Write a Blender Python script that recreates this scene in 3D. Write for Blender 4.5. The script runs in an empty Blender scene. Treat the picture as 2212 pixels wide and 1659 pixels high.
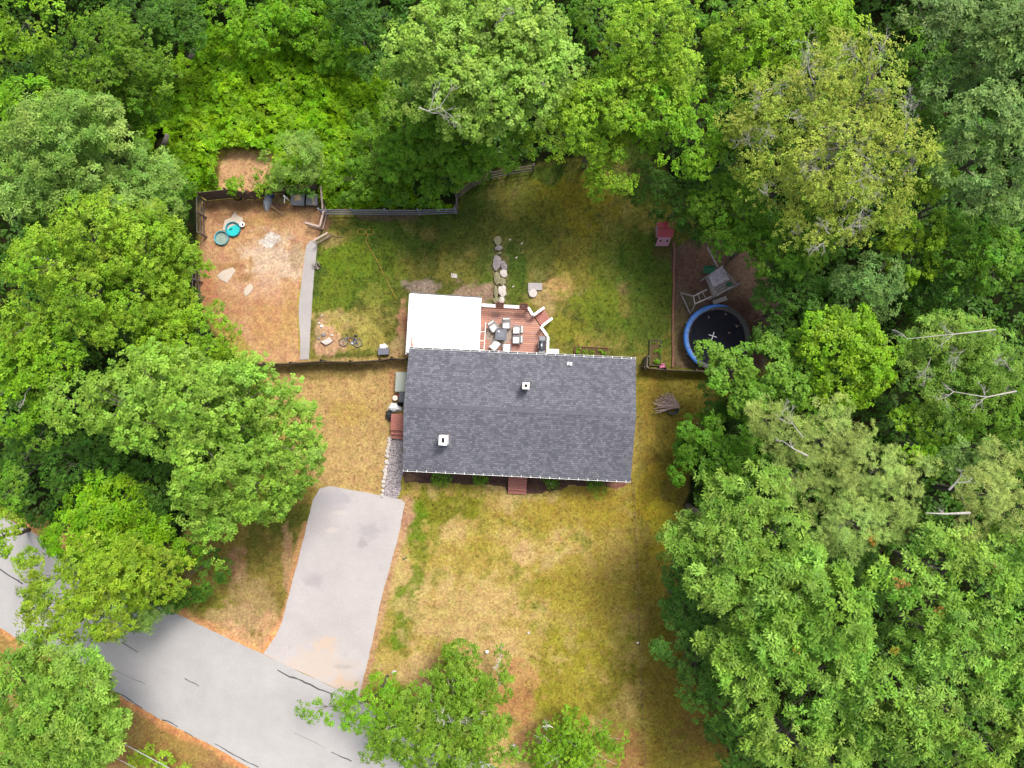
import bpy, math, random
import numpy as np
from mathutils import Vector, Matrix
R = math.radians
sc = bpy.context.scene
col = sc.collection
random.seed(7)
rng = np.random.default_rng(11)

# ---------------------------------------------------------------- camera
# all "D" coordinates below are read off the photograph at 2212 x 1659
H = 48.0
FD = 2212 * 24 / 36
NAD = (14.0, 40.5)                       # where straight-down falls, from the picture centre
fwd = Vector((-NAD[0] / FD, NAD[1] / FD, -1)).normalized()
right = Vector((0, 1, 0)).cross(-fwd)
right = Vector((0, 1, 0)).cross(-fwd).normalized()
up = right.cross(fwd).normalized()
cam_d = bpy.data.cameras.new('camera')
cam = bpy.data.objects.new('camera', cam_d)
col.objects.link(cam)
cam_d.lens = 24; cam_d.sensor_width = 36; cam_d.clip_end = 2000; cam_d.clip_start = 0.5
m = Matrix((right, up, -fwd)).transposed().to_4x4()
m.translation = Vector((0, 0, H))
cam.matrix_world = m
sc.camera = cam

# ---------------------------------------------------------------- light
SUN_EL = R(59)
SUN_AZ = R(34)                           # clockwise from +Y (picture top)
sd = Vector((math.cos(SUN_EL) * math.sin(SUN_AZ), math.cos(SUN_EL) * math.cos(SUN_AZ), math.sin(SUN_EL)))
sun_d = bpy.data.lights.new('sun', 'SUN')
sun_d.energy = 2.25; sun_d.angle = R(14); sun_d.color = (1, 0.95, 0.87)
sun = bpy.data.objects.new('sun', sun_d); col.objects.link(sun)
sun.rotation_euler = (-sd).to_track_quat('-Z', 'Y').to_euler()
sun.location = (0, 0, 60)
w = bpy.data.worlds.new('World'); sc.world = w; w.use_nodes = True
nt = w.node_tree
sky = nt.nodes.new('ShaderNodeTexSky'); sky.sky_type = 'NISHITA'; sky.sun_disc = False
sky.sun_elevation = SUN_EL; sky.sun_rotation = SUN_AZ
sky.air_density = 1.0; sky.dust_density = 4.0; sky.ozone_density = 1.0
hs = nt.nodes.new('ShaderNodeHueSaturation'); hs.inputs['Saturation'].default_value = 0.45
bg = nt.nodes['Background']; bg.inputs['Strength'].default_value = 0.15
nt.links.new(sky.outputs[0], hs.inputs['Color']); nt.links.new(hs.outputs[0], bg.inputs['Color'])
sc.view_settings.view_transform = 'Standard'; sc.view_settings.look = 'None'
sc.view_settings.gamma = 1.0; sc.view_settings.use_curve_mapping = False
sc.view_settings.exposure = 0.97
sc.render.engine = 'CYCLES'
sc.cycles.max_bounces = 6; sc.cycles.diffuse_bounces = 3; sc.cycles.transmission_bounces = 4

# ---------------------------------------------------------------- helpers
def W(p, z=0.0):
    """photo point p (D) at height z -> world"""
    d = fwd + right * ((p[0] - 1106) / FD) - up * ((p[1] - 829.5) / FD)
    t = (z - H) / d.z
    return Vector((d.x * t, d.y * t, z))
def Dof(x, y):
    """world ground arrays -> D coordinates (numpy)"""
    vx, vy, vz = x, y, -H
    c = vx * fwd.x + vy * fwd.y + vz * fwd.z
    return 1106 + FD * (vx * right.x + vy * right.y + vz * right.z) / c, 829.5 - FD * (vx * up.x + vy * up.y + vz * up.z) / c
def c1(x, y): return (388.8 + x * .15625, 302.4 + y * .15625)
def c2(x, y): return (388.8 + x * .15625, 532.8 + y * .15625)
def c3(x, y): return (648 + x * .17578, 302.4 + y * .17578)
def c4(x, y): return (864 + x * .17578, 604.8 + y * .17578)
def c5(x, y): return (993.6 + x * .11719, 475.2 + y * .11719)
def c6(x, y): return (1368 + x * .14322, 460.8 + y * .14322)
def c7(x, y): return (1368 + x * .16923, 648 + y * .16923)
def c8(x, y): return (820.8 + x * .1563, 748.8 + y * .1563)
def cr(x, y): return (828 + x * .2604, 720 + y * .2604)
def cs(x, y): return (x * .3489, 1080 + y * .3489)
def cd(x, y): return (504 + x * .32555, 1008 + y * .32555)
def cb(x, y): return (612 + x * .3743, 1332 + y * .3743)
def ck(x, y): return (648 + x * .10416, 676.8 + y * .10416)

def new_mat(name):
    m = bpy.data.materials.new(name); m.use_nodes = True
    return m, m.node_tree, m.node_tree.nodes['Principled BSDF']
def mat(name, c, rough=.6, var=.12, scale=6, metal=0, bump=0, spec=.4, c2=None, coord='Object'):
    m, nt, b = new_mat(name)
    b.inputs['Roughness'].default_value = rough; b.inputs['Metallic'].default_value = metal
    b.inputs['Specular IOR Level'].default_value = spec
    tc = nt.nodes.new('ShaderNodeTexCoord')
    n = nt.nodes.new('ShaderNodeTexNoise'); n.inputs['Scale'].default_value = scale; n.inputs['Detail'].default_value = 6
    n.inputs['Roughness'].default_value = .65
    nt.links.new(tc.outputs[coord], n.inputs['Vector'])
    r = nt.nodes.new('ShaderNodeValToRGB')
    a = [min(1, v * (1 + var)) for v in c]; z = [v * (1 - var) for v in (c if c2 is None else c2)]
    r.color_ramp.elements[0].position = .3; r.color_ramp.elements[1].position = .7
    r.color_ramp.elements[0].color = (*z, 1); r.color_ramp.elements[1].color = (*a, 1)
    nt.links.new(n.outputs['Fac'], r.inputs[0]); nt.links.new(r.outputs[0], b.inputs['Base Color'])
    if bump:
        bp = nt.nodes.new('ShaderNodeBump'); bp.inputs['Strength'].default_value = bump; bp.inputs['Distance'].default_value = .03
        nt.links.new(n.outputs['Fac'], bp.inputs['Height']); nt.links.new(bp.outputs[0], b.inputs['Normal'])
    return m

def tag(o, label=None, cat=None, group=None, kind=None):
    if label: o['label'] = label
    if cat: o['category'] = cat
    if group: o['group'] = group
    if kind: o['kind'] = kind
    return o
def empty(name, loc, rz=0, label=None, cat=None, group=None):
    o = bpy.data.objects.new(name, None); col.objects.link(o)
    o.location = loc; o.rotation_euler = (0, 0, rz); o.empty_display_size = .2
    return tag(o, label, cat, group)
class MB:
    def __init__(s): s.v = []; s.f = []
    def add(s, vs, fs):
        n = len(s.v); s.v += [tuple(v) for v in vs]; s.f += [tuple(i + n for i in f) for f in fs]; return s
    def box(s, c, d, rz=0, M=None, bev=0):
        hx, hy, hz = d[0] / 2, d[1] / 2, d[2] / 2
        if bev:
            b = min(bev, hx * .45, hy * .45, hz * .9)
            def ring(ix, iy, z):
                x, y = hx - ix, hy - iy
                return [(-x, -y + b, z), (-x + b, -y, z), (x - b, -y, z), (x, -y + b, z), (x, y - b, z), (x - b, y, z), (-x + b, y, z), (-x, y - b, z)]
            vs = ring(0, 0, -hz) + ring(0, 0, hz - b) + ring(b * .8, b * .8, hz)
            fs = [tuple(range(7, -1, -1)), tuple(range(16, 24))]
            for k in (0, 8):
                fs += [(k + i, k + (i + 1) % 8, k + 8 + (i + 1) % 8, k + 8 + i) for i in range(8)]
        else:
            vs = [(x, y, z) for z in (-hz, hz) for x, y in ((-hx, -hy), (hx, -hy), (hx, hy), (-hx, hy))]
            fs = [(3, 2, 1, 0), (4, 5, 6, 7), (0, 1, 5, 4), (1, 2, 6, 5), (2, 3, 7, 6), (3, 0, 4, 7)]
        T = Matrix.Translation(Vector(c)) @ (M if M else Matrix.Rotation(rz, 4, 'Z'))
        return s.add([T @ Vector(v) for v in vs], fs)
    def bar(s, a, b, wd, ht, up_=(0, 0, 1)):
        a, b = Vector(a), Vector(b); x = (b - a); L = x.length; x = x / L
        u = Vector(up_)
        if abs(x.dot(u)) > .98: u = Vector((0, 1, 0))
        y = u.cross(x).normalized(); z = x.cross(y)
        M = Matrix((x, y, z)).transposed().to_4x4()
        return s.box((a + b) / 2, (L, wd, ht), M=M)
    def tube(s, pts, r, n=6, cap=True):
        pts = [Vector(p) for p in pts]; k = len(pts)
        rs = r if isinstance(r, (list, tuple)) else [r] * k
        vs = []; u = None
        for i, p in enumerate(pts):
            t = (pts[min(i + 1, k - 1)] - pts[max(i - 1, 0)])
            if t.length < 1e-6: t = Vector((0, 0, 1))
            t.normalize()
            if u is None: u = t.orthogonal().normalized()
            u = (u - t * u.dot(t))
            u = u.normalized() if u.length > 1e-5 else t.orthogonal().normalized()
            b = t.cross(u)
            vs += [p + (u * math.cos(2 * math.pi * j / n) + b * math.sin(2 * math.pi * j / n)) * rs[i] for j in range(n)]
        fs = [(i * n + j, i * n + (j + 1) % n, (i + 1) * n + (j + 1) % n, (i + 1) * n + j) for i in range(k - 1) for j in range(n)]
        if cap: fs += [tuple(range(n - 1, -1, -1)), tuple(range((k - 1) * n, k * n))]
        return s.add(vs, fs)
    def lathe(s, prof, n=24, c=(0, 0, 0), a0=0, a1=2 * math.pi):
        full = abs(a1 - a0 - 2 * math.pi) < 1e-6; m_ = n if full else n + 1; k = len(prof)
        vs = [(c[0] + r * math.cos(a0 + (a1 - a0) * j / n), c[1] + r * math.sin(a0 + (a1 - a0) * j / n), c[2] + z) for j in range(m_) for r, z in prof]
        fs = [(j * k + i, ((j + 1) % m_) * k + i, ((j + 1) % m_) * k + i + 1, j * k + i + 1) for j in range(n) for i in range(k - 1)]
        return s.add(vs, fs)
    def prism(s, poly, z0, z1):
        n = len(poly)
        a = sum(poly[i][0] * poly[(i + 1) % n][1] - poly[(i + 1) % n][0] * poly[i][1] for i in range(n))
        if a < 0: poly = poly[::-1]
        vs = [(p[0], p[1], z0) for p in poly] + [(p[0], p[1], z1) for p in poly]
        return s.add(vs, [tuple(range(n - 1, -1, -1)), tuple(range(n, 2 * n))] + [(i, (i + 1) % n, n + (i + 1) % n, n + i) for i in range(n)])
    def build(s, name, m, parent=None, smooth=False):
        me = bpy.data.meshes.new(name); me.from_pydata(s.v, [], s.f); me.update()
        if m: me.materials.append(m)
        if smooth: me.polygons.foreach_set('use_smooth', [True] * len(me.polygons))
        o = bpy.data.objects.new(name, me); col.objects.link(o)
        if parent: o.parent = parent
        return o
def copy_tree(o, parent=None):
    c = o.copy(); col.objects.link(c); c.parent = parent
    for ch in list(o.children): copy_tree(ch, c)
    return c

# numpy noise
def vnoise(x, y, scale, seed):
    g = np.random.default_rng(seed).random((128, 128))
    u = np.asarray(x) / scale + 37.3; v = np.asarray(y) / scale + 11.7
    i = np.floor(u).astype(int); j = np.floor(v).astype(int); a = u - i; b = v - j
    a = a * a * (3 - 2 * a); b = b * b * (3 - 2 * b)
    q = lambda ii, jj: g[ii % 128, jj % 128]
    return (q(i, j) * (1 - a) * (1 - b) + q(i + 1, j) * a * (1 - b) + q(i, j + 1) * (1 - a) * b + q(i + 1, j + 1) * a * b)
def fbm(x, y, scale, seed, o=4):
    t = 0; n = 0
    for k in range(o):
        t = t + vnoise(x, y, scale / 2 ** k, seed + k) * .6 ** k; n += .6 ** k
    return t / n
def sdpoly(px, py, poly):
    """signed distance, positive inside"""
    d = np.full(px.shape, 1e9); ins = np.zeros(px.shape, bool); n = len(poly)
    for i in range(n):
        ax, ay = poly[i]; bx, by = poly[(i + 1) % n]; ex, ey = bx - ax, by - ay
        t = np.clip(((px - ax) * ex + (py - ay) * ey) / (ex * ex + ey * ey + 1e-9), 0, 1)
        d = np.minimum(d, (px - ax - t * ex) ** 2 + (py - ay - t * ey) ** 2)
        c = ((ay > py) != (by > py)) & (px < ex * (py - ay) / (ey if abs(ey) > 1e-9 else 1e-9) + ax)
        ins ^= c
    d = np.sqrt(d); return np.where(ins, d, -d)
def sstep(v, w_): 
    t = np.clip((v + w_) / (2 * w_), 0, 1); return t * t * (3 - 2 * t)
def srgb(r, g, b, k=2.2):
    f = lambda v: ((v / 255 + .055) / 1.055) ** 2.4 if v > 10 else v / 255 / 12.92
    return np.array([f(r), f(g), f(b)]) / k
# ---------------------------------------------------------------- ground
YARD = [(430, 440), (470, 325), (590, 325), (610, 425), (690, 440), (900, 462), (985, 455), (1000, 405), (1060, 375), (1240, 340), (1400, 290), (1480, 440), (1500, 500),
        (1600, 560), (1660, 640), (1660, 800), (1560, 880), (1500, 1000), (1450, 1200), (1470, 1400), (1580, 1660), (1640, 2200), (700, 2200), (-400, 1600),
        (-400, 900), (30, 1110), (380, 1180), (470, 1050), (600, 930), (560, 860), (500, 760), (425, 670)]
DIRT = [(436, 436), (505, 428), (560, 432), (692, 450), (700, 490), (684, 519), (663, 533), (652, 600), (645, 660), (646, 705), (648, 779), (560, 782), (515, 720), (428, 665)]
PATCH = [(492, 330), (560, 332), (600, 345), (590, 395), (540, 410), (490, 418), (470, 420), (478, 370)]
xs = np.concatenate([[-400, -200, -110, -70], np.arange(-46, 46.01, .16), [70, 110, 200, 400]])
ys = np.concatenate([[-400, -200, -110, -60], np.arange(-34, 34.01, .16), [60, 110, 200, 400]])
GX, GY = np.meshgrid(xs, ys)
PX, PY = Dof(GX, GY)
g_n1 = fbm(GX, GY, 6, 1, 4); g_n2 = fbm(GX, GY, 1.3, 20, 4); g_n3 = fbm(GX, GY, .5, 40, 2)
wob = (g_n2 - .5) * 34 + (g_n3 - .5) * 14
C = np.zeros(GX.shape + (3,))
def mixc(c, mask):
    global C
    C = C * (1 - mask[..., None]) + np.asarray(c) * mask[..., None]
C[:] = srgb(40, 52, 22)
mixc(srgb(70, 56, 36), sstep(g_n2 - .58, .1) * .5)
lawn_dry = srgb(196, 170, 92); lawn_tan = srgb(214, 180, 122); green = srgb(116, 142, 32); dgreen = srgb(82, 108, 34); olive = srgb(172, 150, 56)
sand = srgb(240, 186, 126); earth = srgb(160, 112, 74)
yard = sstep(sdpoly(PX, PY, YARD) + wob * .6, 7)
mixc(lawn_dry, yard)
# back lawn
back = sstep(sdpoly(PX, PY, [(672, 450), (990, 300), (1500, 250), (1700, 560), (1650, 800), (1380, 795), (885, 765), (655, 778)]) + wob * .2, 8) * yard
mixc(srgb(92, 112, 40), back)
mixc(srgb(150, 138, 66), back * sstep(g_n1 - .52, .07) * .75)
# finer patchiness of thin, dry and lush grass
pn = fbm(GX, GY, 1.9, 140, 4); pn2 = fbm(GX, GY, .8, 150, 3); grassy = yard
fm = grassy * (PY > 800)
mixc(srgb(226, 194, 136), fm * sstep(pn - .60, .06) * np.where(PX > 1300, .2, np.where(PX < 760, .25, .45))); mixc(srgb(150, 148, 44), fm * sstep(.40 - pn, .05) * .55); mixc(srgb(130, 142, 36), fm * sstep(pn2 - .66, .04) * .5)
bm2 = grassy * (PY <= 800) * (PX > 680)
mixc(srgb(66, 92, 32), bm2 * sstep(.44 - pn, .05) * .5); mixc(srgb(170, 152, 96), bm2 * sstep(pn2 - .68, .05) * .32); mixc(srgb(122, 138, 48), bm2 * sstep(pn - .62, .05) * .35)
def blob(x, y, rx, ry, c, s=1.0, seed=0, rag=.9, rot=0):
    ca, sa = math.cos(rot), math.sin(rot)
    dx, dy = PX - x, PY - y
    u = (dx * ca + dy * sa) / rx; v = (-dx * sa + dy * ca) / ry
    d = 1 - np.sqrt(u * u + v * v)
    near = d > -1.6
    mm = sstep(d + (g_n2 - .5) * rag * 1.8 + (g_n3 - .5) * rag * 1.2, .22) * s * near
    mixc(c, mm)
# front lawn : greener bands and dry areas
for a in [(1230, 1110, 190, 30, olive, .7), (960, 1100, 80, 40, srgb(132, 134, 36), .9), (1300, 1080, 100, 35, olive, .8), (900, 1130, 24, 40, green, .9),
          (905, 1190, 26, 30, green, .5), (880, 1310, 26, 50, green, .95), (862, 1380, 18, 35, green, .9), (900, 1245, 18, 35, green, .8),
          (1040, 1200, 110, 45, olive, .35), (1240, 1260, 90, 60, olive, .6), (1250, 1350, 90, 90, srgb(170, 156, 60), .5), (1330, 1200, 60, 160, olive, .5),
          (1230, 1480, 120, 90, srgb(160, 152, 40), .7), (1330, 1560, 60, 120, srgb(110, 104, 36), .5),
          (1130, 1195, 24, 22, lawn_tan, .9), (1000, 1330, 120, 80, lawn_tan, .65), (1050, 1440, 120, 50, lawn_tan, .6), (930, 1460, 60, 40, lawn_tan, .8),
          (1110, 1480, 60, 50, srgb(204, 156, 100), .8), (960, 1440, 34, 40, srgb(150, 104, 60), .6), (1135, 1500, 22, 18, earth, .7), (1170, 1590, 50, 40, srgb(200, 150, 100), .8),
          (900, 1540, 90, 50, srgb(140, 98, 66), .8), (1370, 1630, 50, 40, srgb(170, 120, 80), .7), (1120, 1530, 40, 40, srgb(196, 146, 92), .8)]:
    blob(*a)
# right-hand strip, olive turf with tree shade darkened into it
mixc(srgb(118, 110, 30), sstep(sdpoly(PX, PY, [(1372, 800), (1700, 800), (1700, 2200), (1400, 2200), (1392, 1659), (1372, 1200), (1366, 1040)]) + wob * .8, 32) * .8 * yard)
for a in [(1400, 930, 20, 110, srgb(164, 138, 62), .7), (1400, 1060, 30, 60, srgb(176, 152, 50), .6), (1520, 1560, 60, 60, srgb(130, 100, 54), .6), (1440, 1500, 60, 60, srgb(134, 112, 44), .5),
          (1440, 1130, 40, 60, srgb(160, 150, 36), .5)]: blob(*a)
# side yard (tan); the olive strip along the low fence is painted shade
mixc(srgb(206, 170, 112), sstep(sdpoly(PX, PY, [(560, 782), (880, 772), (868, 950), (830, 1010), (824, 1078), (700, 1050), (640, 1000)]) + wob * .3, 7) * .92)
for a in [(760, 890, 60, 26, srgb(190, 160, 84), .6), (700, 800, 120, 16, srgb(130, 112, 60), .7), (850, 850, 12, 60, srgb(190, 140, 100), .7), (790, 980, 50, 30, lawn_tan, .5)]: blob(*a)
# west triangle between road and driveway
mixc(srgb(146, 128, 62), sstep(sdpoly(PX, PY, [(470, 1050), (700, 1050), (676, 1080), (640, 1240), (600, 1380), (572, 1412), (345, 1310), (380, 1180)]) + wob * .4, 10) * .9)
for a in [(600, 1120, 60, 50, srgb(104, 112, 40), .9), (560, 1190, 40, 60, srgb(112, 112, 44), .7), (510, 1210, 18, 40, srgb(176, 136, 100), .9), (470, 1310, 50, 26, srgb(136, 138, 48), .7), (560, 1300, 60, 60, srgb(190, 158, 112), .6),
          (620, 1220, 10, 90, srgb(190, 150, 110), .8), (500, 1340, 60, 30, srgb(200, 164, 120), .6), (590, 1360, 26, 40, srgb(216, 170, 124), .7)]: blob(*a)
# back lawn patches; darker greens at top and right paint in tree shade
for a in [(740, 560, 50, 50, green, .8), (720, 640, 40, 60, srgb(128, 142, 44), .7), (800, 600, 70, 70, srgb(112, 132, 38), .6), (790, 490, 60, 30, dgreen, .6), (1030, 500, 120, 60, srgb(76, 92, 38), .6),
          (730, 700, 50, 26, srgb(196, 168, 110), .9), (760, 730, 70, 26, srgb(190, 172, 90), .7), (800, 690, 60, 30, srgb(176, 164, 84), .6), (800, 640, 30, 30, srgb(150, 150, 66), .6),
          (712, 745, 30, 26, srgb(214, 168, 132), .9), (690, 715, 10, 30, srgb(214, 176, 140), .7), (870, 710, 14, 60, srgb(190, 140, 108), .9), (925, 620, 50, 16, srgb(172, 150, 136), .9), (1010, 632, 52, 24, srgb(170, 140, 120), .95),
          (1210, 620, 36, 26, srgb(210, 170, 110), .95), (1180, 660, 20, 34, srgb(190, 160, 110), .7), (1350, 625, 20, 18, srgb(150, 126, 86), .7), (1250, 560, 60, 80, srgb(140, 134, 52), .6), (1230, 440, 90, 60, srgb(150, 140, 40), .7),
          (1150, 480, 60, 60, srgb(110, 116, 44), .6), (1290, 660, 60, 50, srgb(124, 138, 40), .8), (1240, 710, 70, 30, srgb(150, 150, 50), .7), (1300, 730, 50, 24, srgb(170, 150, 78), .5),
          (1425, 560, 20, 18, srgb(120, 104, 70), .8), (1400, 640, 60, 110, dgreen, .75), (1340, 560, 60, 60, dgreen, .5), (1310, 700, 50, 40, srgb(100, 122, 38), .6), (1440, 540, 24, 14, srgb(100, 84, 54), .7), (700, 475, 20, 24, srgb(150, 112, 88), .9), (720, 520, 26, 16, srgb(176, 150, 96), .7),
          (830, 468, 60, 8, srgb(120, 100, 84), .8), (1085, 600, 16, 70, srgb(130, 120, 76), .6), (860, 745, 24, 20, srgb(200, 170, 120), .8), (930, 510, 20, 16, srgb(140, 130, 70), .6)]:
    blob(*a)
# earth patch outside the pen, and sand shoulders along road and drive
mixc(srgb(222, 176, 130), sstep(sdpoly(PX, PY, PATCH) + wob * .5, 5))
ROADTOP = [(-400, 900), (31, 1129), (105, 1169), (345, 1310), (572, 1415)]
ROADBOT = [(-400, 1140), (0, 1356), (63, 1396), (150, 1445), (241, 1492), (349, 1555), (464, 1614), (541, 1659), (1200, 2010)]
def linem(pts, w_, c, s=1.0, rag=.5):
    d = np.full(PX.shape, 1e9)
    for (ax, ay), (bx, by) in zip(pts[:-1], pts[1:]):
        ex, ey = bx - ax, by - ay
        t = np.clip(((PX - ax) * ex + (PY - ay) * ey) / (ex * ex + ey * ey), 0, 1)
        d = np.minimum(d, np.hypot(PX - ax - t * ex, PY - ay - t * ey))
    mixc(c, sstep(w_ - d + wob * rag, max(3, w_ * .4)) * s)
below = sstep(sdpoly(PX, PY, ROADBOT + [(1200, 2600), (-400, 2600)]), 4)
mixc(srgb(176, 138, 92), below * .9)
mixc(srgb(136, 92, 66), below * sstep(g_n2 - .52, .1) * .5)
mixc(srgb(190, 160, 80), below * sstep(g_n1 - .55, .1) * .5)
linem(ROADTOP, 15, srgb(232, 172, 118), .85); linem(ROADBOT, 15, srgb(232, 164, 108), .9)
linem([(572, 1415), (590, 1385), (612, 1337), (645, 1210), (660, 1140)], 9, srgb(222, 164, 116), .75)
linem([(876, 1086), (859, 1164), (826, 1285), (794, 1431), (774, 1500)], 15, srgb(206, 160, 122), .85)
blob(872, 1118, 22, 20, srgb(196, 150, 118), .9, rag=.5); blob(540, 1390, 60, 22, srgb(232, 182, 136), .7, rot=.4)
linem([(500, 1395), (572, 1416), (600, 1375)], 14, srgb(244, 180, 120), .9)
C *= (0.86 + 0.28 * g_n3[..., None]) * (0.9 + .2 * g_n2[..., None])

m_ground, nt, b = new_mat('ground')
b.inputs['Roughness'].default_value = .95; b.inputs['Specular IOR Level'].default_value = .1
at = nt.nodes.new('ShaderNodeAttribute'); at.attribute_name = 'albedo'
tc = nt.nodes.new('ShaderNodeTexCoord')
def noise(nt, tc, scale, detail=5, out='Object'):
    n = nt.nodes.new('ShaderNodeTexNoise'); n.inputs['Scale'].default_value = scale; n.inputs['Detail'].default_value = detail; n.inputs['Roughness'].default_value = .7
    nt.links.new(tc.outputs[out], n.inputs['Vector']); return n
def mapr(nt, src, a, b_, c, d):
    r = nt.nodes.new('ShaderNodeMapRange'); nt.links.new(src, r.inputs[0])
    for i, v in enumerate((a, b_, c, d)): r.inputs[i + 1].default_value = v
    return r.outputs[0]
def mult(nt, colr, fac):
    mx = nt.nodes.new('ShaderNodeVectorMath'); mx.operation = 'SCALE'
    nt.links.new(colr, mx.inputs[0]); nt.links.new(fac, mx.inputs['Scale']); return mx.outputs[0]
n1 = noise(nt, tc, 5.5); n2 = noise(nt, tc, 1.6)
o1 = mult(nt, at.outputs['Color'], mapr(nt, n1.outputs['Fac'], .3, .7, .6, 1.42))
n3 = noise(nt, tc, 13, 3); o1 = mult(nt, o1, mapr(nt, n3.outputs['Fac'], .3, .7, .78, 1.24))
hsn = nt.nodes.new('ShaderNodeHueSaturation'); nt.links.new(o1, hsn.inputs['Color'])
nt.links.new(mapr(nt, n2.outputs['Fac'], .3, .7, .478, .522), hsn.inputs['Hue'])
nt.links.new(mapr(nt, n2.outputs['Fac'], .3, .7, .88, 1.1), hsn.inputs['Value'])
nt.links.new(hsn.outputs[0], b.inputs['Base Color'])
bp = nt.nodes.new('ShaderNodeBump'); bp.inputs['Strength'].default_value = .5; bp.inputs['Distance'].default_value = .05
nt.links.new(n1.outputs['Fac'], bp.inputs['Height']); nt.links.new(bp.outputs[0], b.inputs['Normal'])

def np_mesh(name, V, F, mt, colf=None, domain='POINT', parent=None, nv=4):
    me = bpy.data.meshes.new(name)
    nf = len(F)
    me.vertices.add(len(V)); me.vertices.foreach_set('co', np.ascontiguousarray(V, np.float32).ravel())
    me.loops.add(nf * nv); me.loops.foreach_set('vertex_index', np.ascontiguousarray(F, np.int32).ravel())
    me.polygons.add(nf); me.polygons.foreach_set('loop_start', np.arange(0, nf * nv, nv, dtype=np.int32))
    me.update(calc_edges=True)
    if colf is not None:
        a = me.attributes.new('albedo', 'FLOAT_COLOR', domain)
        cc = np.ones((len(colf), 4), np.float32); cc[:, :3] = colf; a.data.foreach_set('color', cc.ravel())
    me.materials.append(mt)
    o = bpy.data.objects.new(name, me); col.objects.link(o)
    if parent: o.parent = parent
    return o
ny, nx = GX.shape
gz = -0.04 - .05 * (fbm(GX, GY, 3, 77, 2))
# gentle undulation only away from paving
V = np.stack([GX, GY, gz * 0 - .012 + 0 * GX], -1).reshape(-1, 3)
idx = np.arange(nx * ny).reshape(ny, nx)
F = np.stack([idx[:-1, :-1], idx[:-1, 1:], idx[1:, 1:], idx[1:, :-1]], -1).reshape(-1, 4)
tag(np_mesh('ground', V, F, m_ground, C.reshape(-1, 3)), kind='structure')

# ---------------------------------------------------------------- paved and loose surfaces
def paving_mat(name, c, spots, blobs=()):
    m, nt, b = new_mat(name); tc = nt.nodes.new('ShaderNodeTexCoord')
    b.inputs['Roughness'].default_value = .85; b.inputs['Specular IOR Level'].default_value = .25
    nb = noise(nt, tc, .35, 6); nf = noise(nt, tc, 9, 4); ns = noise(nt, tc, 1.1, 5); ng = noise(nt, tc, 60, 2)
    r = nt.nodes.new('ShaderNodeValToRGB'); e = r.color_ramp.elements
    e[0].position = .35; e[1].position = .62; e[0].color = (*[v * .86 for v in c], 1); e[1].color = (*c, 1)
    nt.links.new(nb.outputs['Fac'], r.inputs[0])
    o = mult(nt, r.outputs[0], mapr(nt, nf.outputs['Fac'], .3, .7, .93, 1.06))
    o = mult(nt, o, mapr(nt, ng.outputs['Fac'], .3, .7, .9, 1.08))
    mx = nt.nodes.new('ShaderNodeMix'); mx.data_type = 'RGBA'
    nt.links.new(mapr(nt, ns.outputs['Fac'], .6, .74, 0, .55), mx.inputs[0])
    nt.links.new(o, mx.inputs[6]); mx.inputs[7].default_value = (*spots, 1)
    last = mx.outputs[2]
    for (p_, rx_, ry_, cc_, s_) in blobs:       # stains and washed-on sand with a place of their own
        w0 = W(p_); vm = nt.nodes.new('ShaderNodeVectorMath'); vm.operation = 'SUBTRACT'; nt.links.new(tc.outputs['Object'], vm.inputs[0]); vm.inputs[1].default_value = (w0.x, w0.y, 0)
        v2 = nt.nodes.new('ShaderNodeVectorMath'); v2.operation = 'MULTIPLY'; nt.links.new(vm.outputs[0], v2.inputs[0]); v2.inputs[1].default_value = (1 / rx_, 1 / ry_, 0)
        v3 = nt.nodes.new('ShaderNodeVectorMath'); v3.operation = 'LENGTH'; nt.links.new(v2.outputs[0], v3.inputs[0])
        ad = nt.nodes.new('ShaderNodeMath'); ad.operation = 'MULTIPLY_ADD'; nt.links.new(ns.outputs['Fac'], ad.inputs[0]); ad.inputs[1].default_value = 2.6; nt.links.new(v3.outputs['Value'], ad.inputs[2])
        m2 = nt.nodes.new('ShaderNodeMix'); m2.data_type = 'RGBA'; nt.links.new(mapr(nt, ad.outputs[0], 1.7, 2.3, s_, 0), m2.inputs[0]); nt.links.new(last, m2.inputs[6]); m2.inputs[7].default_value = (*cc_, 1); last = m2.outputs[2]
    nt.links.new(last, b.inputs['Base Color'])
    return m
m_road = paving_mat('road_asphalt', srgb(214, 210, 208), srgb(202, 195, 192))
m_drive = paving_mat('drive_asphalt', srgb(222, 214, 212), srgb(190, 182, 182), [((680, 1440), 3.4, 1.6, srgb(236, 210, 184), .5), ((745, 1480), 1.4, .7, srgb(236, 200, 164), .6), ((700, 1390), 1.4, .6, srgb(240, 208, 176), .6),
    ((720, 1075), 1.6, .9, srgb(196, 190, 194), .8), ((800, 1145), 1.3, .6, srgb(188, 182, 184), .7), ((675, 1255), .8, .6, srgb(192, 184, 186), .7), ((785, 1175), .5, .4, srgb(184, 176, 176), .7), ((718, 1145), .6, .25, srgb(234, 222, 212), .6), ((738, 1108), .7, .2, srgb(232, 222, 214), .5), ((740, 1440), .8, .2, srgb(186, 180, 178), .5)])
m_walk = paving_mat('concrete', srgb(214, 206, 204), srgb(184, 174, 170))
def ragged(poly, amp, step, z=0, closed=True):
    """photo polygon -> world points with an irregular edge"""
    out = []; n = len(poly); k = 0
    for i in range(n if closed else n - 1):
        a, c = W(poly[i], z), W(poly[(i + 1) % n], z); L = (c - a).length; q = max(1, int(L / step))
        for j in range(q):
            p = a.lerp(c, j / q); nn = (c - a).normalized(); k += 1
            p += Vector((-nn.y, nn.x, 0)) * random.uniform(-amp, amp) * (1 if (j or amp > .04) else .3); out.append(p)
    return out
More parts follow.
